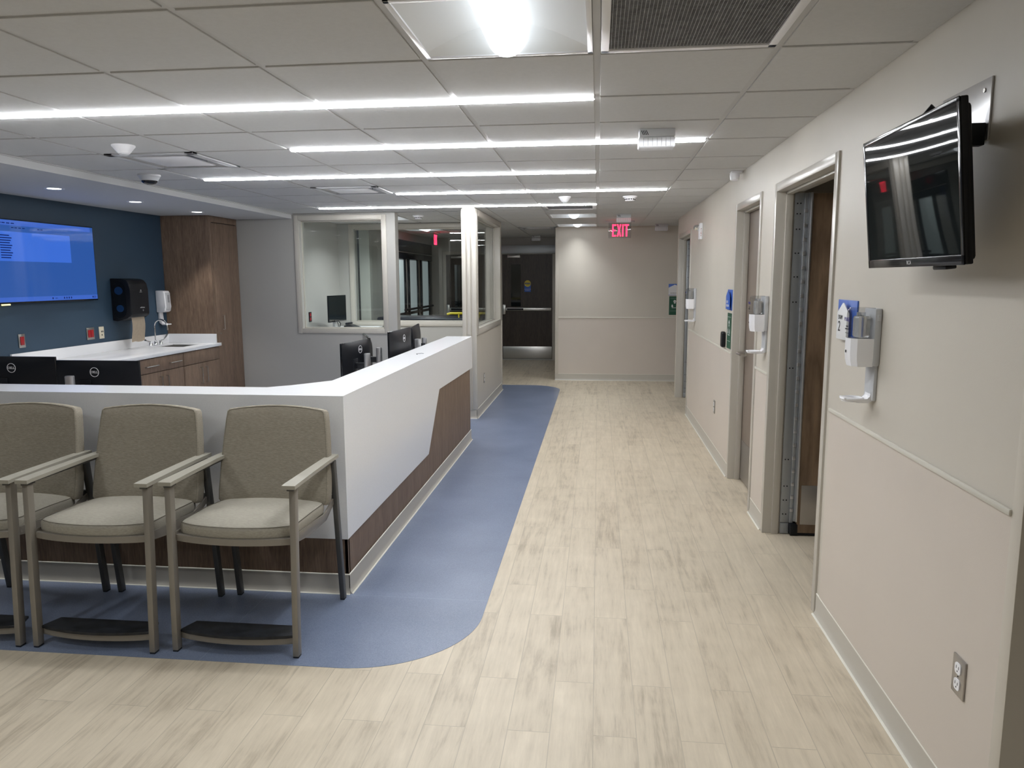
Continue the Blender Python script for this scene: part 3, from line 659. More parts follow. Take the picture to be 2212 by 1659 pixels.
# exit signs
def exit_sign(loc, rz, label):
    t = thing('exit_sign', loc, label, 'exit sign', None, rz)
    build('canopy', MB().box(-.20,.20,-.045,.045,-.018,0,bev=.003), 'white_d', t, world=False)
    build('panel', MB().box(-.155,.155,-.004,.004,-.232,-.018,bev=.001), 'clear', t, world=False)
    b = MB(); Z = -.128
    def seg(x0,x1,z0,z1): b.box(x0,x1,-.0065,-.004,z0,z1)
    h = .082; w_ = .019
    x = -.105
    seg(x,x+w_,Z-h,Z+h); seg(x+w_,x+.055,Z+h-.02,Z+h); seg(x+w_,x+.048,Z-.010,Z+.010); seg(x+w_,x+.055,Z-h,Z-h+.02)
    x = -.040
    xa,xb,xm,g_ = x,x+.060,x+.030,.020; b.prism([(xa,Z-h),(xa+g_,Z-h),(xm,Z-.026),(xb-g_,Z-h),(xb,Z-h),(xm+.0105,Z),(xb,Z+h),(xb-g_,Z+h),(xm,Z+.026),(xa+g_,Z+h),(xa,Z+h),(xm-.0105,Z)],'y',-.0065,-.004)
    x = .032; seg(x,x+w_,Z-h,Z+h)
    x = .061; seg(x,x+.062,Z+h-.02,Z+h); seg(x+.021,x+.041,Z-h,Z+h-.02)
    build('lettering', b, 'exit', t, world=False, label='glowing red letters')
    b = MB(); b.prism([(-.140,Z),(-.118,Z+.022),(-.118,Z+.010),(-.126,Z),(-.118,Z-.010),(-.118,Z-.022)],'y',-.0065,-.004); build('arrow', b, 'exit2', t, world=False, label='dim red arrow')
    return t
exit_sign((.288,10.6,H),0,'glowing red EXIT sign hanging in the corridor, facing the camera')
exit_sign((-2.74,12.55,H),math.radians(90),'red EXIT sign turned edge-on beyond the alcove glass')

# ================================================================== LONG WALL ITEMS
def dispenser(y0, label):
    """wall dispenser on the long wall, near side at y0"""
    t = thing('sanitizer_dispenser', (W,y0+.055,1.13), label, 'dispenser', 'hand sanitizer dispensers on the long wall')
    w_ = .115; X0 = .955
    build('back_plate', MB().box(W-.026,W,y0-.002,y0+w_+.002,1.265,1.482,bev=.006).box(W-.014,W,y0+.01,y0+w_-.01,1.13,1.27,bev=.004), 'white_d', t)
    build('side_latch', MB().box(W-.018,W-.004,y0-.006,y0,1.435,1.458,bev=.002), 'white_d', t)
    P = [(W-.024,y0),(W-.045,y0),(X0+.018,y0+.004),(X0,y0+.026),(X0-.006,y0+w_/2),(X0,y0+w_-.026),(X0+.018,y0+w_-.004),(W-.024,y0+w_)]
    def sc(P,f,dz=0): 
        cx,cy = W-.024,y0+w_/2; return [(cx+(px-cx)*f,cy+(py-cy)*(1-(1-f)*.6)) for px,py in P]
    b = MB(); bm = bmesh.new(); R = [[bm.verts.new((*p,z)) for p in sc(P,f)] for f,z in ((.90,1.262),(.97,1.285),(1,1.31),(1,1.368))]
    n = len(P)
    for A,B in zip(R,R[1:]):
        for k in range(n): bm.faces.new((A[k],A[(k+1)%n],B[(k+1)%n],B[k]))
    bm.faces.new(R[0][::-1]); bm.faces.new(R[-1]); b.add(bm); build('lower_body', b, 'white', t, smooth=20)
    b = MB(); bm = bmesh.new(); R = [[bm.verts.new((*p,z)) for p in sc(P,f)] for f,z in ((.99,1.3685),(.99,1.455),(.96,1.474),(.88,1.484))]
    for A,B in zip(R,R[1:]):
        for k in range(n): bm.faces.new((A[k],A[(k+1)%n],B[(k+1)%n],B[k]))
    bm.faces.new(R[0][::-1]); bm.faces.new(R[-1]); b.add(bm); build('clear_cover', b, 'clear', t, smooth=20)
    b = MB(); b.cushion(rrect(X0+.022,W-.030,y0+.018,y0+w_-.018,.02),1.3695,1.452,.01); b.cyl((.998,y0+.0575,1.452),(.998,y0+.0575,1.466),.016); build('refill_bottle', b, mat('refill',(.80,.80,.79),.12,trans=.75), t)
    b = MB(); b.text('PURELL',.021,face_mx((X0-.0066,y0+w_/2,1.438)),depth=.0004); build('logo_lettering', b, 'purple', t)
    b = MB(); b.text('HAND',.009,face_mx((X0-.0066,y0+w_/2,1.412)),depth=.0003); b.text('SANITIZER',.009,face_mx((X0-.0066,y0+w_/2,1.402)),depth=.0003); b.box(X0-.0066,X0-.006,y0+.04,y0+.075,1.386,1.388)
    b.box(X0-.0066,X0-.006,y0+w_/2-.006,y0+w_/2+.006,1.312,1.322); build('small_lettering', b, 'ink_and_gap_shade', t)
    # arm and drip tray: swept J
    y1_ = y0+w_/2
    b = MB()
    prof = [(W-.002,1.262),(W-.002,1.140),(W-.010,1.126),(W-.024,1.120),(W-.060,1.120),(.946,1.130),(.943,1.138),(.948,1.140),(W-.060,1.131),(W-.026,1.134),(W-.016,1.145),(W-.012,1.165),(W-.012,1.262)]
    b.prism(prof,'y',y1_-.032,y1_+.032,bev=.002); build('drip_tray_arm', b, 'white', t)
    b = MB(); b.prism(rrect(.944,W-.035,y1_-.040,y1_+.040,.038,6),'z',1.124,1.131); b.tube([(x_,y_,1.134) for x_,y_ in rrect(.944,W-.035,y1_-.040,y1_+.040,.038,6)],.0055,n=8,closed=True); build('drip_tray_rim', b, 'white', t)
    return t
dispenser(2.925,'white hand sanitizer dispenser beside the EXAM 2 sign')
dispenser(4.80,'white hand sanitizer dispenser between the two middle doorways')
dispenser(8.27,'white hand sanitizer dispenser near the last doorway, under the fire alarm strobe')

# room signs
t = thing('room_sign', (W,3.30,1.33), 'blue square room sign with a white arrow-shaped plate reading EXAM 2', 'sign')
build('backing', MB().box(W-.006,W,3.187,3.428,1.335,1.502,bev=.001), 'blue', t)
def house(x0,x1,yc,hw,z0,zs,zt,m,parent,nm='plate'):
    return build(nm, MB().prism([(yc-hw,z0),(yc+hw,z0),(yc+hw,zs),(yc+.006,zt),(yc-.006,zt),(yc-hw,zs)],'x',x0,x1,bev=.0006), m, parent)
build('standoff', MB().box(W-.018,W-.006,3.27,3.35,1.37,1.44), 'blue', t)
house(W-.022,W-.018,3.312,.073,1.335,1.448,1.490,'signw',t,'arrow_plate')
b = MB(); b.text('EXAM',.026,face_mx((W-.0225,3.340,1.428)),depth=.0004,sx=.8); b.text('2',.062,face_mx((W-.0225,3.350,1.388)),depth=.0004); build('lettering', b, 'ink_and_gap_shade', t)
t = thing('room_sign', (W,6.19,1.33), 'blue room sign with a raised blue arrow plate beside the closed taupe door', 'sign')
build('backing', MB().box(W-.006,W,6.05,6.27,1.338,1.502,bev=.001), 'blue', t); build('standoff', MB().box(W-.018,W-.006,6.14,6.2,1.37,1.44), 'blue', t)
house(W-.022,W-.018,6.165,.085,1.345,1.45,1.495,'blue',t,'arrow_plate')
b = MB(); b.text('STAFF',.026,face_mx((W-.0225,6.185,1.404)),depth=.0004); b.text('RESTROOM',.026,face_mx((W-.0225,6.165,1.374)),depth=.0004,sx=.9); build('lettering', b, 'signw', t)
t = thing('room_sign', (1.19,11.69,1.33), 'blue and white room sign on the beige wall closing the corridor', 'sign')
build('backing', MB().box(1.072,1.30,11.692,11.698,1.33,1.502,bev=.001), 'blue', t)
build('arrow_plate', MB().prism([(1.072,1.335),(1.262,1.335),(1.262,1.445),(1.17,1.490),(1.162,1.490),(1.072,1.445)],'y',11.686,11.692), 'signw', t)
b = MB(); b.text('RESTROOM',.02,face_my((1.15,11.6855,1.362))); build('lettering', b, 'ink_and_gap_shade', t)

def green_poster(f, o, label, loc):
    """u across, v up; f maps (u,v,d) to world"""
    t = thing('hand_hygiene_sign', loc, label, 'sign')
    def q(u0,u1,v0,v1,d0,d1,mb):
        a = f(u0,v0,d0); c = f(u1,v1,d1); mb.box(min(a[0],c[0]),max(a[0],c[0]),min(a[1],c[1]),max(a[1],c[1]),min(a[2],c[2]),max(a[2],c[2]))
    b = MB(); q(0,.17,0,.285,0,.004,b); build('panel', b, 'green', t)
    b = MB()
    q(.015,.155,.252,.2535,.004,.0048,b); q(.015,.155,.06,.0615,.004,.0048,b)
    def poly(pts): 
        P3 = [Vector(f(u,v,.0048)) for u,v in pts]; bm = bmesh.new(); vs = [bm.verts.new(p) for p in P3]; bm.faces.new(vs); b.add(bm)
    # head with cap, shoulders and arms
    poly([(.085+.022*math.cos(a*PI/8),.20+.028*math.sin(a*PI/8)) for a in range(9)])
    poly([(.085+.015*math.cos(a*PI/8),.195-.022*math.sin(a*PI/8)) for a in range(9)])
    for s in (-1,1): poly([(.085+s*.045,.155),(.085+s*.034,.16),(.085+s*.022,.13),(.085+s*.03,.115),(.085+s*.05,.125)])
    poly([(.042,.112),(.128,.112),(.128,.106),(.042,.106)])
    build('figure', b, 'signw', t, label='pale line figure')
    return t
green_poster(lambda u,v,d:(W-d,6.25-u,1.03+v), None, 'dark green hand hygiene sign under the blue sign by the taupe door', (W,6.165,1.03))
green_poster(lambda u,v,d:(1.085+u,11.70-d,1.03+v), None, 'dark green hand hygiene sign on the beige wall closing the corridor', (1.17,11.7,1.03))
o = build('badge_reader', MB().cushion(rrect(-.04,.04,-.065,.065,.018),0,.032,.01,M4=tm((W,6.36,1.088),(0,-1,0),(0,0,1))), 'black', loc=(W,6.36,1.088)); tag(o,'black rounded badge reader beside the green sign','card reader')

# strobe
t = thing('fire_alarm_strobe', (W,7.98,1.98), 'white wall fire alarm strobe above the sanitizer near the last doorway', 'fire alarm')
build('base', MB().box(W-.032,W,7.92,8.03,1.985,2.15,bev=.008), 'white', t)
build('strobe_lens', MB().lathe([(.030,0),(.032,-.02),(.026,-.045),(.012,-.055),(0,-.056)],(W-.032,7.975,2.105),ax='x',n=20), 'chrome', t, label='shiny strobe reflector')
b = MB()
for k,c in enumerate('FIRE'): b.text(c,.022,tm((W-.0165,7.9193,2.088-.021*k),(1,0,0),(0,0,1)))
build('lettering', b, 'red', t)

def outlet(name, x, y, z, face, label, plate='plate', rec='white'):
    t = thing(name, (x,y,z), label, 'outlet'); s = face
    build('plate', MB().box(*sorted((x,x+s*.006)),y-.036,y+.036,z-.058,z+.058,bev=.002), plate, t)
    b = MB(); c = MB()
    for dz in (.024,-.024):
        P = [(px+y,pz+z+dz) for px,pz in rrect(-.0165,.0165,-.0165,.0165,.010,4)]
        b.prism(P,'x',*sorted((x+s*.005,x+s*.009)))
        for dy in (-.007,.007): c.box(*sorted((x+s*.0088,x+s*.0094)),y+dy-.0012,y+dy+.0012,z+dz-.001,z+dz+.008)
        c.cyl((x+s*.0088,y,z+dz-.008),(x+s*.0094,y,z+dz-.008),.0025,n=8)
    c.cyl((x+s*.006,y,z),(x+s*.0068,y,z),.0025,n=8)
    build('receptacle', b, rec, t); build('slots', c, 'ink_and_gap_shade', t)
outlet('wall_outlet', W-.0025, 2.147, .454, -1, 'white duplex outlet in a steel plate low on the wall below the television')
outlet('wall_outlet', W-.0025, 6.77, .447, -1, 'white duplex outlet low on the long wall past the taupe door')
outlet('wall_outlet', -1.37, 8.90, .400, 1, 'white duplex outlet low on the corridor side of the glazed alcove')

# wall television on its arm
t = thing('wall_television', (W,2.36,1.83), 'black flat television on a swing arm high on the beige wall', 'television')
TVM = tm((.892,2.34,1.832), (0,-1,0), Vector((-.105,0,1)).normalized())   # reading direction toward the camera, tilted forward
def tvb(m, *a, bev=0, mi=0): m.box(*a, bev=bev, mi=mi, M4=TVM); return m
b = MB(); HW,HH = .334,.205
tvb(b,-HW,HW,-HH,HH,-.020,0,bev=.004); tvb(b,-HW+.012,HW-.012,-HH+.01,HH-.015,-.034,-.018,bev=.01); tvb(b,-HW+.1,HW-.1,-HH+.04,HH-.05,-.065,-.03,bev=.012)
build('casing', b, 'blackg', t)
b = MB(); tvb(b,-HW,HW,-HH,-HH+.026,0,.004,bev=.0015); tvb(b,-HW,HW,HH-.014,HH,0,.004,bev=.0015); tvb(b,-HW,-HW+.014,-HH,HH,0,.004,bev=.0015); tvb(b,HW-.014,HW,-HH,HH,0,.004,bev=.0015); build('bezel', b, 'blackg', t)
TVS = mat('television_glass',(.010,.013,.014),.022,spec=.22)
b = MB(); bm = bmesh.new(); n = 24
vs = [[bm.verts.new((-HW+.013+(2*HW-.026)*i/n, -HH+.025+(2*HH-.038)*j/n, .0025+.0007*math.sin(PI*i/n)*math.sin(PI*j/n))) for j in range(n+1)] for i in range(n+1)]
for i in range(n):
    for j in range(n): bm.faces.new((vs[i][j],vs[i+1][j],vs[i+1][j+1],vs[i][j+1]))
b.add(bm,M4=TVM); build('screen', b, TVS, t, smooth=60)
b = MB(); b.text('RCA',.016,TVM @ Matrix.Translation((0,-HH+.012,.0045)),depth=.0003); build('logo_lettering', b, 'silver', t)
b = MB(); b.box(.935,.985,2.22,2.40,1.75,1.99,bev=.004); b.box(.96,W-.008,2.245,2.275,1.955,2.015,bev=.003); b.tube([(.97,2.44,2.03),(.955,2.45,2.055),(.935,2.44,2.03)],.008); b.tube([(.98,2.32,2.02),(.94,2.34,2.075),(.91,2.38,2.02)],.012); build('swing_arm', b, 'black', t)
b = MB().box(W-.006,W,2.238,2.532,1.968,2.135,bev=.0012); build('wall_plate', b, mat('brushed_plate',(.62,.62,.63),.3,metal=.85), t)
b = MB(); b.cyl((W-.009,2.272,2.105),(W-.006,2.272,2.105),.006,n=12); b.cyl((W-.009,2.272,1.995),(W-.006,2.272,1.995),.006,n=12); build('screw', b, 'steel', t)
b = MB(); tvb(b,.12,.2,-HH-.012,-HH,-.04,-.01,bev=.004); build('sensor', b, 'black', t)

# ================================================================== RECEPTION COUNTER
t = thing('reception_counter', (-1.5,3.6,0), 'L-shaped reception counter with white stone top and sloped stone cladding over brown wood', 'reception counter')
XO, YO = -1.246, 3.515
b = MB()
top = [(-4.6,YO),(XO,YO),(XO,7.33),(-1.50,7.33),(-1.50,4.06),(-1.66,3.86),(-1.76,3.775),(-4.6,3.775)]
b.prism(top,'z',.995,1.027)
b.prism([(YO,.29),(5.345,.298),(5.762,.728),(7.33,.712),(7.33,.995),(YO,.995)],'x',XO-.02,XO)
b.box(-4.6,XO-.02,YO,YO+.02,.29,.995)
b.box(-1.50,XO-.021,7.31,7.33,.712,.9945,bev=.001)
build('stone_cladding', b, 'quartz', t, label='white speckled stone top and panels')
b = MB(); b.box(-4.6,XO-.006,YO+.021,YO+.035,.09,.985); b.box(XO-.035,XO-.021,YO+.036,7.22,.09,.985); b.box(-1.485,XO-.022,7.20,7.22,.09,.985)
b.box(-4.6,XO-.005,YO+.006,YO+.0205,.09,.289)
b.prism([(YO+.006,.09),(7.22,.09),(7.22,.711),(5.765,.7265),(5.347,.2965),(YO+.006,.289)],'x',XO-.0205,XO-.006)
build('wood_panel', b, 'wood', t, label='brown wood-grain lower panels')
b = MB(); b.box(-4.6,-1.49,3.74,3.755,.09,.985); b.box(-1.49,-1.475,3.9,7.22,.09,.985)
build('inner_panel', b, 'wood', t)
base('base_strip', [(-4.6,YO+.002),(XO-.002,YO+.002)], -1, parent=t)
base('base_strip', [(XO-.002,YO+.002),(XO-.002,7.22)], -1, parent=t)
b = MB().prism([(-4.6,3.76),(-1.48,3.76),(-1.48,7.22),(-2.20,7.22),(-2.20,4.50),(-4.6,4.50)],'z',.715,.74,bev=.002); build('work_surface', b, 'quartz', t)
b = MB()
for q in ((-2.18,-2.16,4.6,7.2),): b.box(*q,.05,.714)
b.box(-4.5,-2.3,4.46,4.48,.05,.714) if False else None
build('support_panel', b, 'wood', t)

# a small printed mark left on the stone top
o = build('pen_mark', MB().tube([(-1.36,5.52,1.0275),(-1.38,5.57,1.0277),(-1.35,5.62,1.0277),(-1.33,5.60,1.0275)],.0022,n=6), 'ink_and_gap_shade', loc=(-1.36,5.56,1.027)); tag(o,'small dark squiggle lying on the white counter top','clip')

# ================================================================== MONITORS
def monitor(loc, rz, label, group, w_=.54, h_=.325, name='desk_monitor', pole=None, logo=True):
    """back looks along local -y; loc is the centre of the lower edge"""
    t = thing(name, loc, label, 'monitor', group, rz)
    n = 16
    b = MB(); bm = bmesh.new(); rows = []
    for j in range(n+1):
        for_row = []
        for i in range(n+1):
            u,v = i/n*2-1,j/n*2-1; d = .012+.030*(1-abs(u)**4)*(1-abs(v)**4)
            for_row.append(bm.verts.new((u*w_/2,-d,h_/2+v*h_/2)))
        rows.append(for_row)
    for j in range(n):
        for i in range(n): bm.faces.new((rows[j][i],rows[j][i+1],rows[j+1][i+1],rows[j+1][i]))
    b.add(bm); build('rear_shell', b, 'black', t, world=False, smooth=50)
    build('bezel', MB().box(-w_/2,w_/2,-.0125,.004,0,h_,bev=.002), 'blackg', t, world=False)
    build('screen', MB().box(-w_/2+.008,w_/2-.008,.0045,.006,.012,h_-.008), 'screen_off', t, world=False)
    if logo:
        zc = h_*.79; y_ = -.0435
        b = MB().lathe([(.0265,0),(.030,0),(.030,.0015),(.0265,.0015)],(0,y_,zc),ax='y',n=40,ring=True); b.text('DELL',.0215,tm((0,y_+.0005,zc),(1,0,0),(0,0,1)),depth=.0008)
        build('logo', b, 'silver', t, world=False, label='pale ring logo')
    return t
def arm(x, y, zt, rz, label, reach=.10):
    t = thing('monitor_stand', (x,y,.74), label, 'monitor stand', 'silver monitor stands on the inner desk', rz)
    h_ = zt-.74
    build('post', MB().prism(rrect(-.027,.027,-.022,.022,.02,6),'z',0,h_-.004).prism(rrect(-.025,.025,-.020,.020,.018,6),'z',h_-.004,h_), 'alu', t, world=False)
    build('bracket', MB().box(-.012,.012,.020,.022+reach,h_-.115,h_-.07,bev=.003).box(-.05,.05,.018+reach,.022+reach,h_-.14,h_-.04,bev=.002), 'black', t, world=False)
    build('clamp', MB().box(-.04,.04,-.04,.04,0,.02,bev=.004), 'darkmetal', t, world=False)
GM = 'black desk monitors behind the counter'
monitor((-3.097,4.30,.775),0,'black monitor with round logo seen from behind, next to the brown base cabinets',GM,.556,.328)
monitor((-3.665,4.31,.795),0,'black monitor seen from behind, cut off by the edge of the photo',GM,.556,.328)
arm(-3.172,4.135,1.026,0,'silver arm post in front of the monitor beside the base cabinets',.095)
arm(-3.745,4.145,1.03,0,'silver arm post in front of the monitor cut off by the photo edge',.095)
def mon2(p, q, zt, label, hh=.32, **k):
    p, q = Vector((*p,0)), Vector((*q,0)); d = q-p; rz = math.atan2(d.y,d.x); c = (p+q)/2
    return monitor((c.x,c.y,zt-hh), rz, label, GM, d.length, hh, **k)
mon2((-1.915,5.38),(-1.838,5.85),1.12,'black monitor seen obliquely from behind, first beyond the bend in the stone counter',.30)
mon2((-1.845,5.87),(-2.055,6.37),1.125,'curved-back monitor seen edge-on behind the first oblique monitor',.30,logo=False)
mon2((-1.615,5.62),(-1.595,6.21),1.19,'black monitor with oval-looking logo in front of the alcove window sill',.33)
mon2((-1.715,6.75),(-1.785,7.30),1.155,'black monitor at the end of the counter next to the alcove corner post',.31,logo=False)
arm(-1.715,5.40,1.046,PI/2,'nearer silver arm post behind the stone top, beside the first oblique monitor',.07)
arm(-1.70,5.66,1.066,PI/2,'taller silver arm post just past the first oblique monitor',.07)
arm(-1.545,6.30,1.083,0,'silver arm post at the end of the higher oblique monitor',.04)
arm(-1.63,6.90,1.045,PI/2,'farthest silver arm post near the alcove corner post',.03)

# ================================================================== BACK COUNTER AND BLUE WALL
XF = -4.325
for i,(y0,y1,lab,hand) in enumerate(((5.80,6.578,'brown wood base cabinet mostly hidden behind the monitors',2),(6.582,7.348,'brown wood base cabinet with two horizontal drawer pulls',2),(7.352,8.105,'brown wood sink base cabinet next to the tall cabinet',0))):
    t = thing('base_cabinet', ((-4.95+XF)/2,(y0+y1)/2,0), lab, 'cabinet', 'base cabinets under the back counter')
    build('body', (MB().box(-4.945,XF-.024,y0,y1,.10,.845) if hand else MB().box(-4.945,XF-.024,y0,y1,.10,.70).box(-4.42,XF-.024,y0,y1,.70,.845)).box(-4.945,XF-.07,y0,y1,0,.10).box(XF-.0235,XF-.0205,y0+.001,y1-.001,.101,.844,mi=1), ['wood','ink_and_gap_shade'], t)  # black sheet behind the fronts paints the shade in the gaps
    d = build('drawer', MB().box(XF-.0195,XF,y0+.003,y1-.003,.699,.838,bev=.001), 'wood', t)
    if hand:
        for yc in (y0+.19,y1-.16):
            b = MB(); b.tube([(XF,yc-.10,.764),(XF+.022,yc-.10,.764),(XF+.022,yc+.10,.764),(XF,yc+.10,.764)],.004,n=8); build('pull', b, 'steel', d)
    ym = (y0+y1)/2
    for a,c,hy in ((y0+.003,ym-.002,ym-.055),(ym+.002,y1-.003,ym+.055)):
        dr = build('cabinet_door', MB().box(XF-.0195,XF,a,c,.105,.693,bev=.001), 'wood', t)
        b = MB(); b.tube([(XF,hy,.645),(XF+.026,hy,.645),(XF+.026,hy,.475),(XF,hy,.475)],.0042,n=8); build('pull', b, 'steel', dr)
t = thing('back_countertop', (-4.62,6.95,.85), 'long white countertop with backsplash under the blue wall', 'countertop')
SX0,SX1,SY0,SY1 = -4.76,-4.44,7.555,7.90
b = MB(); z0,z1 = .848,.882; xe = -4.297
b.box(-4.945,xe,5.76,SY0,z0,z1,bev=.002); b.box(-4.945,xe,SY1,8.115,z0,z1,bev=.002); b.box(-4.945,SX0,SY0,SY1,z0,z1); b.box(SX1,xe,SY0,SY1,z0,z1)
build('worktop', b, 'quartz', t)
b = MB(); b.box(-4.948,-4.928,5.76,8.117,z1,.978,bev=.001); b.box(-4.928,-4.352,8.098,8.118,z1,.982,bev=.001); build('backsplash', b, 'quartz', t)
t = thing('sink_basin', (-4.6,7.73,.72), 'stainless sink basin let into the white back countertop', 'sink')
b = MB()
for q in ((SX0,SX0+.006,SY0,SY1),(SX1-.006,SX1,SY0,SY1),(SX0,SX1,SY0,SY0+.006),(SX0,SX1,SY1-.006,SY1)): b.box(*q,.72,.874)
b.box(SX0,SX1,SY0,SY1,.715,.722); build('basin', b, 'steel', t); build('drain', MB().cyl((-4.6,7.73,.722),(-4.6,7.73,.726),.04), 'chrome', t)
t = thing('gooseneck_faucet', (-4.845,7.705,.882), 'chrome gooseneck faucet with two wrist-blade handles beside the sink', 'faucet')
fx,fy,fz = -4.848,7.705,.882
b = MB(); b.prism([(p[0]+fx,p[1]+fy) for p in rrect(-.028,.028,-.125,.125,.026)],'z',fz,fz+.008,bev=.002); b.lathe([(.026,0),(.024,.02),(.014,.035),(.012,.05),(0,.052)],(fx,fy,fz+.006),n=20); build('base', b, 'chrome', t)
b = MB(); pts = [(fx,fy,fz+.05)]+[(fx,fy,fz+.05+.02*k) for k in range(1,9)]+[(fx+.075-.075*math.cos(a),fy,fz+.21+.075*math.sin(a)) for a in [PI*k/12 for k in range(1,13)]]+[(fx+.15,fy,fz+.185)]
b.tube(pts,.0085,n=12); b.cyl((fx+.15,fy,fz+.19),(fx+.15,fy,fz+.168),.012); build('spout', b, 'chrome', t)
for s in (-1,1):
    b = MB(); hy = fy+s*.095; b.lathe([(.024,0),(.022,.02),(.012,.034),(.010,.045),(0,.047)],(fx,hy,fz+.006),n=20)
    b.tube([(fx,hy,fz+.045),(fx+.01,hy+s*.04,fz+.052),(fx+.015,hy+s*.085,fz+.060+(.02 if s>0 else 0)),(fx+.015,hy+s*.115,fz+.075+(.03 if s>0 else 0))],[.008,.007,.008,.010],n=8)
    build('handle', b, 'chrome', t)
# tall cabinet
t = thing('tall_cabinet', (-4.66,8.45,0), 'tall brown wood cabinet in the corner under the soffit', 'cabinet')
build('body', MB().box(-4.948,-4.392,8.12,8.775,0,2.316).box(-4.392,-4.370,8.12,8.168,0,2.316).box(-4.392,-4.370,8.1685,8.775,2.247,2.316).box(-4.392,-4.370,8.1685,8.775,0,.09).box(-4.392,-4.389,8.168,8.775,.09,2.247,mi=1), ['wood','ink_and_gap_shade'], t)  # black sheet behind the door paints its gap shade
d = build('cabinet_door', MB().box(-4.3885,-4.367,8.174,8.770,.094,2.239,bev=.001), 'wood', t)
b = MB(); b.tube([(-4.37,8.31,1.185),(-4.344,8.31,1.185),(-4.344,8.31,1.021),(-4.37,8.31,1.021)],.0042,n=8); build('pull', b, 'steel', d)
build('lock', MB().cyl((-4.37,8.245,.978),(-4.364,8.245,.978),.008,n=14), 'steel', d)

# blue wall screen
t = thing('wall_screen', (-4.93,5.8,1.40), 'large wall screen showing a blue computer desktop on the navy wall', 'television')
XS = -4.885; y0s,y1s,z0s,z1s = 5.02,6.862,1.405,2.108
y0s = y1s-1.245
build('casing', MB().box(-4.947,XS,y0s,y1s,z0s,z1s,bev=.003), 'blackg', t)
yS0,yS1,zS0,zS1 = y0s+.008,y1s-.008,z0s+.014,z1s-.008; wS,hS = yS1-yS0,zS1-zS0
def sq(mb,u0,u1,v0,v1,d=.0006): mb.box(XS,XS+d,yS0+u0*wS,yS0+u1*wS,zS0+v0*hS,zS0+v1*hS)
b = MB(); sq(b,0,1,0,1,.0004); build('desktop', b, 'sblue', t)
b = MB(); sq(b,0.0,.735,.50,.86,.0008); build('open_window', b, 'sblue2', t, label='lighter blue open window')
b = MB(); sq(b,0,1,0,.058,.0008); sq(b,0,.97,.935,.995,.0008); build('task_bar', b, 'sbar', t)
b = MB()
for k in range(10): sq(b,.06,.145+.01*(k%3),.535+.03*k,.547+.03*k,.0011)
for u in (.17,.20,.235,.27,.41,.44): sq(b,u,u+.022,.905,.914,.0011)
for u in (.02,.055,.09,.13,.17): sq(b,u,u+.028,.955,.966,.0011)
for u in (.50,.62,.645,.67,.695,.94): sq(b,u,u+.011,.018,.042,.0011)
sq(b,.53,.555,.026,.032,.0011); sq(b,.955,.985,.036,.042,.0011); sq(b,.955,.985,.018,.024,.0011)
build('screen_text', b, 'sdark', t, label='dark rows of small text and icons')
build('status_lamp', MB().box(XS-.01,XS,5.66,5.75,z0s-.012,z0s-.001,bev=.002), 'amber', t, label='small amber lamp')
# paper towel dispenser
t = thing('paper_towel_dispenser', (-4.85,7.30,1.2), 'black paper towel dispenser with a brown towel hanging over the backsplash', 'dispenser')
Y0,Y1 = 7.15,7.46; XB,XW = -4.735,-4.948
sil = [(XW,1.185),(-4.90,1.178),(-4.84,1.190),(-4.79,1.215),(-4.75,1.225),(XB,1.25),(XB-.002,1.50),(-4.745,1.56),(-4.775,1.598),(-4.83,1.612),(XW,1.615)]
build('cover', MB().prism(sil,'y',Y0,Y1,bev=.008), 'black', t)
def ell(cx,cz,rx,rz,n=28): return [(cx+rx*math.cos(2*PI*k/n),cz+rz*math.sin(2*PI*k/n)) for k in range(n)]
build('side_window', MB().prism([(p,q) for p,q in rrect(-4.93,-4.79,1.215,1.575,.068,8)],'y',Y0-.003,Y0+.001), 'blackg', t, label='dark translucent oval window')
for cc in ((-4.86,1.49,.045,.040),(-4.855,1.31,.040,.036)): build('roll_core', MB().prism(ell(*cc),'y',Y0-.0045,Y0-.003), mat('core_blue',(.01,.045,.14),.3), t, label='blue roll end behind the window')
b = MB(); b.text('enMotion',.020,face_px((XB+.0005,7.34,1.315))); b.lathe([(.006,0),(.009,0),(.009,.001),(.006,.001)],(XB,7.33,1.49),ax='x',n=20); b.box(XB-.001,XB+.0006,7.31,7.35,1.472,1.475); b.lathe([(.006,0),(.008,0),(.008,.001),(.006,.001)],(XB,7.35,1.285),ax='x',n=16); build('print', b, 'white_d', t)
b = MB(); bm = bmesh.new(); n = 10; ya,yb = 7.185,7.405; R = []
for k in range(n+1):
    f = k/n; z = 1.215-.255*f; x = -4.765-.015*f+.006*math.sin(5*f)
    R.append([bm.verts.new((x+.002*math.sin(3*j+4*f),ya+(yb-ya)*j/4+.012*f,z+(.006*math.sin(j*1.9) if k==n else 0))) for j in range(5)])
for k in range(n):
    for j in range(4): bm.faces.new((R[k][j],R[k][j+1],R[k+1][j+1],R[k+1][j]))
bmesh.ops.solidify(bm,geom=bm.faces[:],thickness=.0006); b.add(bm); build('paper_towel', b, 'paper', t, label='brown paper towel sheet', smooth=60)
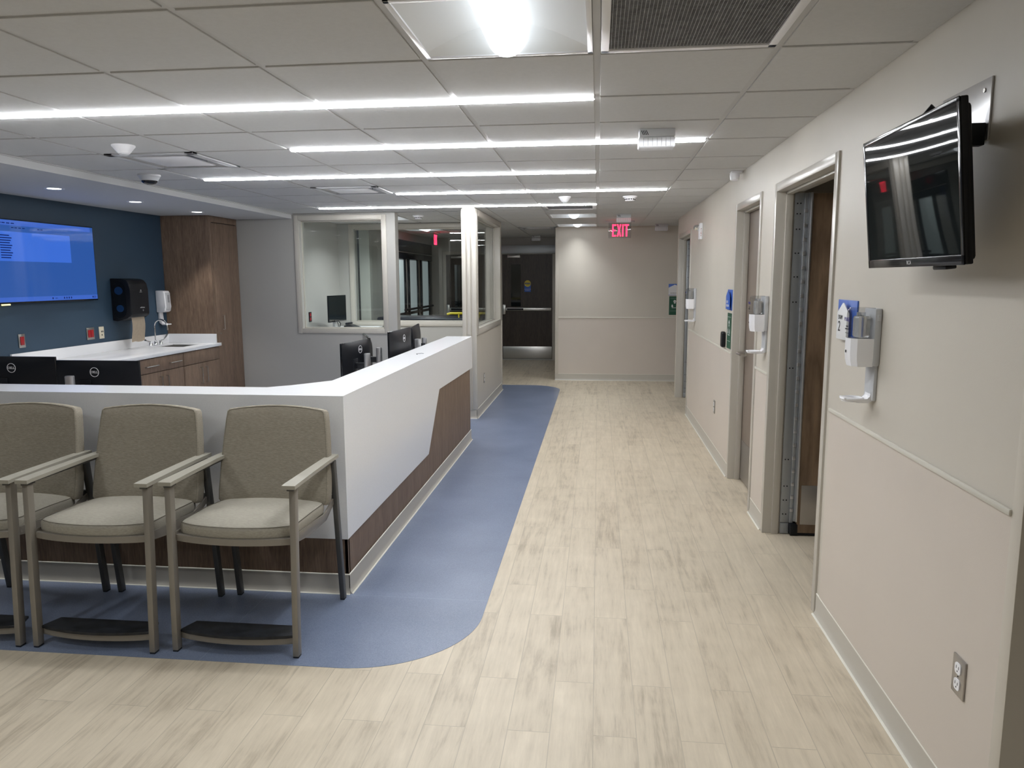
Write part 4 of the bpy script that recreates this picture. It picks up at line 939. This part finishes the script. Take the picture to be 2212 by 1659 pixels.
# soap dispenser
t = thing('soap_dispenser', (-4.90,7.98,1.1), 'white soap dispenser on the navy wall beside the tall cabinet', 'dispenser')
build('body', MB().prism([(-4.948,1.235),(-4.865,1.235),(-4.845,1.25),(-4.838,1.30),(-4.842,1.44),(-4.855,1.475),(-4.948,1.48)],'y',7.925,8.045,bev=.008), 'white', t)
build('front_panel', MB().box(-4.842,-4.8345,7.945,8.03,1.26,1.455,bev=.003), 'white_d', t)
build('level_window', MB().box(-4.835,-4.832,7.972,8.005,1.345,1.43,bev=.001), 'grille', t)
build('drip_tray', MB().prism([(-4.948,1.235),(-4.93,1.235),(-4.925,1.14),(-4.905,1.105),(-4.835,1.103),(-4.835,1.093),(-4.91,1.092),(-4.94,1.115),(-4.948,1.15)],'y',7.955,8.02,bev=.002), 'white', t)
# devices on blue wall
def redplate(y0,y1,z0,z1,n,label,name='nurse_call_switch'):
    t = thing(name, (-4.948,(y0+y1)/2,z0), label, 'switch')
    build('plate', MB().box(-4.949,-4.943,y0,y1,z0,z1,bev=.0015), 'plate', t); w_ = (y1-y0-.028)/n
    for k in range(n): a = y0+.014+k*w_; build('rocker', MB().box(-4.944,-4.938,a+.002,a+w_-.002,z0+.022,z1-.022,bev=.002), 'red', t, label='red rocker')
redplate(5.868,5.942,1.022,1.140,1,'steel wall plate with a single red rocker under the screen')
redplate(6.735,6.845,1.020,1.138,2,'steel wall plate with two red rockers under the screen corner')
t = thing('data_outlet', (-4.948,6.955,1.02), 'ivory wall plate with small dark jacks beside the two red rockers', 'outlet')
build('plate', MB().box(-4.949,-4.942,6.918,6.990,1.018,1.137,bev=.0015), 'ivory', t)
b = MB()
for y_,z_ in ((6.952,1.088),(6.972,1.088),(6.955,1.055)): b.box(-4.9425,-4.9412,y_-.006,y_+.006,z_-.008,z_+.008)
build('jack', b, 'ink_and_gap_shade', t)

# ================================================================== ALCOVE AND VESTIBULE
t = thing('alcove_desk', (-3.3,9.6,0), 'white work shelf inside the glazed alcove', 'desk')
build('desk_top', MB().box(-3.676,-3.05,8.96,10.36,.90,.935,bev=.002), 'quartz', t); build('support_panel', MB().box(-3.66,-3.10,8.97,8.99,0,.899).box(-3.66,-3.10,10.33,10.35,0,.899), 'wood', t)
m_ = mon2((-3.45,9.3),(-3.395,9.82),1.386,'black monitor standing in the alcove behind the grey wall window',.345,logo=False)
m_['group'] = 'alcove computer'; m_.rotation_euler.z += PI
t = thing('alcove_monitor_stand', (-3.47,9.5,.935), 'silver stand and cables under the alcove monitor', 'monitor stand')
build('column', MB().box(-3.47,-3.44,9.50,9.56,.94,1.10,bev=.003).box(-3.52,-3.38,9.42,9.64,.935,.943,bev=.002), 'alu', t)
build('cable', MB().tube([(-3.40,9.50,1.06),(-3.37,9.52,1.02),(-3.39,9.54,.97),(-3.42,9.55,.94)],.005,n=6).tube([(-3.40,9.46,1.06),(-3.38,9.47,1.0),(-3.40,9.5,.94)],.004,n=6), 'black', t)
t = thing('desk_phone', (-3.22,9.6,.935), 'dark desk telephone on the alcove shelf', 'telephone')
build('phone_body', MB().prism([(-3.32,.937),(-3.12,.937),(-3.12,.955),(-3.24,1.0),(-3.32,.99)],'y',9.50,9.68,bev=.004), 'black', t)
build('handset', MB().box(-3.30,-3.26,9.49,9.69,1.0,1.03,bev=.010), 'black', t)
t = thing('red_outlet', (-3.68,9.25,1.06), 'small red outlet on the alcove side wall', 'outlet')
build('plate', MB().box(-3.68,-3.674,9.21,9.30,1.055,1.18,bev=.0015), 'black', t)
for z_ in (1.09,1.145): build('receptacle', MB().box(-3.675,-3.671,9.235,9.275,z_-.02,z_+.02,bev=.002), 'red', t)
# black sliding doors
t = door_root('door_6', (-3.25,13.2,0), 'black sliding entrance doors with tall frosted panes beyond the alcove glass')
XD = -3.262
b = MB(); b.box(-3.27,XD+.03,11.3,14.47,1.93,2.24,bev=.004)
for y_ in (11.3,11.78,12.42,12.68,13.32,13.60,14.24): b.box(-3.27,XD+.02,y_,y_+.09 if y_<14 else 14.47,0,1.93,bev=.003)
b.box(-3.27,XD+.02,11.3,14.47,.0,.12,bev=.003); b.box(-3.27,XD+.018,11.3,14.47,.985,1.03,bev=.003)
build('door_frame', b, 'blackg', t)
build('header_rail', MB().box(XD+.03,XD+.045,11.3,14.40,2.03,2.045), 'steel', t)
build('push_rail', MB().tube([(XD+.07,12.2,1.08),(XD+.07,14.3,1.08)],.02), 'black', t)
for y0,y1 in ((11.88,12.41),(12.77,13.31),(13.69,14.23)):
    build('frosted_pane', MB().box(XD-.004,XD+.003,y0,y1,1.035,1.92), 'frost', t, label='frosted glass pane'); build('frosted_pane', MB().box(XD-.004,XD+.003,y0,y1,.13,.98), 'frost', t, label='frosted glass pane')
# stretcher
t = thing('patient_stretcher', (-2.4,10.95,0), 'black patient stretcher with a yellow side rail beyond the alcove glass', 'stretcher')
build('mattress', MB().box(-3.22,-1.50,10.64,11.22,.94,1.045,bev=.03,seg=3), 'mattress', t)
build('frame', MB().box(-3.15,-1.56,10.68,11.18,.86,.935,bev=.01).box(-3.0,-1.8,10.74,11.12,.30,.36,bev=.01), 'darkmetal', t)
for x_ in (-2.9,-1.9):
    build('column', MB().cyl((x_,10.93,.36),(x_,10.93,.86),.06), 'darkmetal', t)
for x_ in (-3.0,-1.8):
    for y_ in (10.74,11.12): w0 = build('leg', MB().cyl((x_,y_,.15),(x_,y_,.31),.018), 'darkmetal', t); build('wheel', MB().cyl((x_,y_-.015,.075),(x_,y_+.015,.075),.075,n=24), 'rubber', w0)
build('side_rail', MB().tube([(-2.17,10.66,1.085),(-2.12,10.66,1.10),(-1.62,10.66,1.10),(-1.52,10.66,1.095)],.018,n=12), 'yellow', t, label='yellow side rail')
build('rail_post', MB().cyl((-2.0,10.66,.90),(-2.0,10.66,1.09),.01).cyl((-1.7,10.66,.90),(-1.7,10.66,1.09),.01), 'yellow', t)

# ================================================================== CHAIRS
def make_chair(loc, label):
    t = thing('guest_chair', loc, label, 'chair', 'upholstered guest chairs in front of the counter')
    B = lambda nm, mb, m, **k: build(nm, mb, m, k.pop('parent', t), world=False, **k)
    def bar(mb, p, q, wx, wy, bev=.003, w2=None):
        """rectangular bar from p to q, section wx by wy"""
        p, q = Vector(p), Vector(q); w2 = w2 or (wx,wy); bm = bmesh.new(); R = []
        for c,(a,c2) in ((p,(wx,wy)),(q,w2)): R.append([bm.verts.new((c.x+sx*a/2,c.y+sy*c2/2,c.z)) for sx,sy in ((-1,-1),(1,-1),(1,1),(-1,1))])
        for k in range(4): bm.faces.new((R[0][k],R[0][(k+1)%4],R[1][(k+1)%4],R[1][k]))
        bm.faces.new(R[0][::-1]); bm.faces.new(R[1]); bmesh.ops.bevel(bm,geom=bm.edges[:],offset=bev,segments=2,profile=.5,affect='EDGES'); mb.add(bm); return mb
    for s in (-1,1):
        X = s*.272
        l = B('leg', bar(MB(),(X,-.288,.008),(X+s*.004,-.258,.738),.026,.036), 'cframe'); B('foot_cap', MB().box(X-.012,X+.012,-.305,-.271,0,.009,bev=.002), 'rubber', parent=l)
        l = B('leg', bar(MB(),(X,.297,.008),(X+s*.002,.215,.736),.024,.034), 'darkmetal', label='dark rear leg'); B('foot_cap', MB().box(X-.011,X+.011,.281,.313,0,.009,bev=.002), 'rubber', parent=l)  # rear legs coloured darker than the front legs
        # arm
        b = MB(); bm = bmesh.new(); R = []
        for y_,w_,z_ in ((-.300,.058,.752),(-.27,.058,.7535),(-.1,.052,.756),(.1,.046,.758),(.245,.044,.757)):
            R.append([bm.verts.new((X+sx*w_/2,y_,z_+sz)) for sx,sz in ((-1,-.012),(1,-.012),(1,.004),(-1,.004))])
        for A,C in zip(R,R[1:]):
            for k in range(4): bm.faces.new((A[k],A[(k+1)%4],C[(k+1)%4],C[k]))
        bm.faces.new(R[0][::-1]); bm.faces.new(R[-1]); bmesh.ops.bevel(bm,geom=[e for e in bm.edges if e.calc_face_angle(0)>.6],offset=.003,segments=2,profile=.5,affect='EDGES'); b.add(bm)
        B('armrest', b, 'arm', label='pale armrest')
        B('arm_bracket', MB().box(X-.015,X+.015,-.285,-.235,.728,.741,bev=.002).box(X-.012,X+.012,-.23,.225,.733,.742,bev=.002), 'darkmetal')
        b = MB(); b.prism([(-.262,.492),(-.262,.528),(.10,.505),(.245,.555),(.245,.528),(.12,.470),(-.1,.470)],'x',X-s*.011,X-s*.003,bev=.001); B('side_rail', b, 'cframe')
    # seat
    n = 18; out = []
    for k in range(n+1): f = k/n*2-1; out.append((.252*f,-.292+.048*f*f+.010*f**8))
    out += [(.262,-.20),(.262,0),(.256,.12),(.240,.165),(.20,.175)] + [(.2-.4*k/6,.178) for k in range(1,6)] + [(-.20,.175),(-.240,.165),(-.256,.12),(-.262,0),(-.262,-.20)]
    dip = lambda v: Vector((v.x,v.y,v.z+.012*math.cos(v.x/.27*PI/2)-.018*max(0,(v.y+.05))/.25-(.010 if v.y<-.24 else 0)*((-.24-v.y)/.05)))
    s_ = B('seat', MB().cushion(out,.505,.562,.016,.014,warp=dip), 'fabric2', smooth=60)
    c = Vector((0,-.05,0)); pp_ = [dip(Vector((x*.986,c.y+(y-c.y)*.986,.5605))) for x,y in out]
    B('piping', MB().tube(pp_,.0016,n=6,closed=True), 'piping', parent=s_)
    # apron bow under the seat
    def bow(z0,z1,ya,dep,hw,th):
        P = [(hw*(k/12*2-1),ya-dep*(1-(k/12*2-1)**2)) for k in range(13)]; Q = [(x,y+th) for x,y in P][::-1]; return MB().prism(P+Q,'z',z0,z1,bev=.0015)
    B('apron', bow(.487,.515,-.258,.040,.262,.02), 'cframe')
    # back
    def outl():
        P = []
        for k in range(13): f = 1-k/12*2; P.append((.236*f,.452+.022*(1-f*f)))
        P += [(-.246,.440),(-.252,.40),(-.262,.30),(-.270,.18),(-.274,.06),(-.272,.015),(-.262,0)] + [(-.262+.524*k/8,0) for k in range(1,8)] + [(.262,0),(.272,.015),(.274,.06),(.270,.18),(.262,.30),(.252,.40),(.246,.440)]
        return P
    lean = math.radians(10.5)
    BM = Matrix.Translation((0,.205,.525)) @ Matrix(((1,0,0,0),(0,math.sin(lean),-math.cos(lean),0),(0,math.cos(lean),math.sin(lean),0),(0,0,0,1)))
    wp = lambda v: Vector((v.x,v.y,v.z+.030*(v.x/.27)**2-.012*math.cos((v.y-.23)/.26)))
    k_ = B('backrest', MB().cushion(outl(),-.004,.058,.012,.006,M4=BM,warp=wp), 'fabric', smooth=50)
    e = [BM @ wp(Vector((x*.97,.226+(y-.226)*.975,.0575))) for x,y in outl()]; B('piping', MB().tube(e,.0012,n=6,closed=True), 'piping2', parent=k_)
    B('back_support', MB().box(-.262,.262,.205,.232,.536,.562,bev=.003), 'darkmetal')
    # foot rest
    P = [(.262*(k/12*2-1),-.275-.040*(1-(k/12*2-1)**2)) for k in range(13)]
    f_ = B('footrest', MB().prism(P+[(.262,-.262),(.235,-.185),(-.235,-.185),(-.262,-.262)],'z',.078,.090,bev=.0035), 'rubber', label='black rubber foot plate')
    B('footrest_bar', bow(.048,.078,-.268,.036,.262,.022), 'cframe')
    return t
ch = make_chair((-1.532,3.155,0),'taupe upholstered armchair standing at the corner of the reception counter')
dup(ch,(-2.164,3.125,0),'taupe upholstered armchair between the corner chair and the one cut off by the photo')
dup(ch,(-2.790,3.120,0),'taupe upholstered armchair cut off by the edge of the photo')
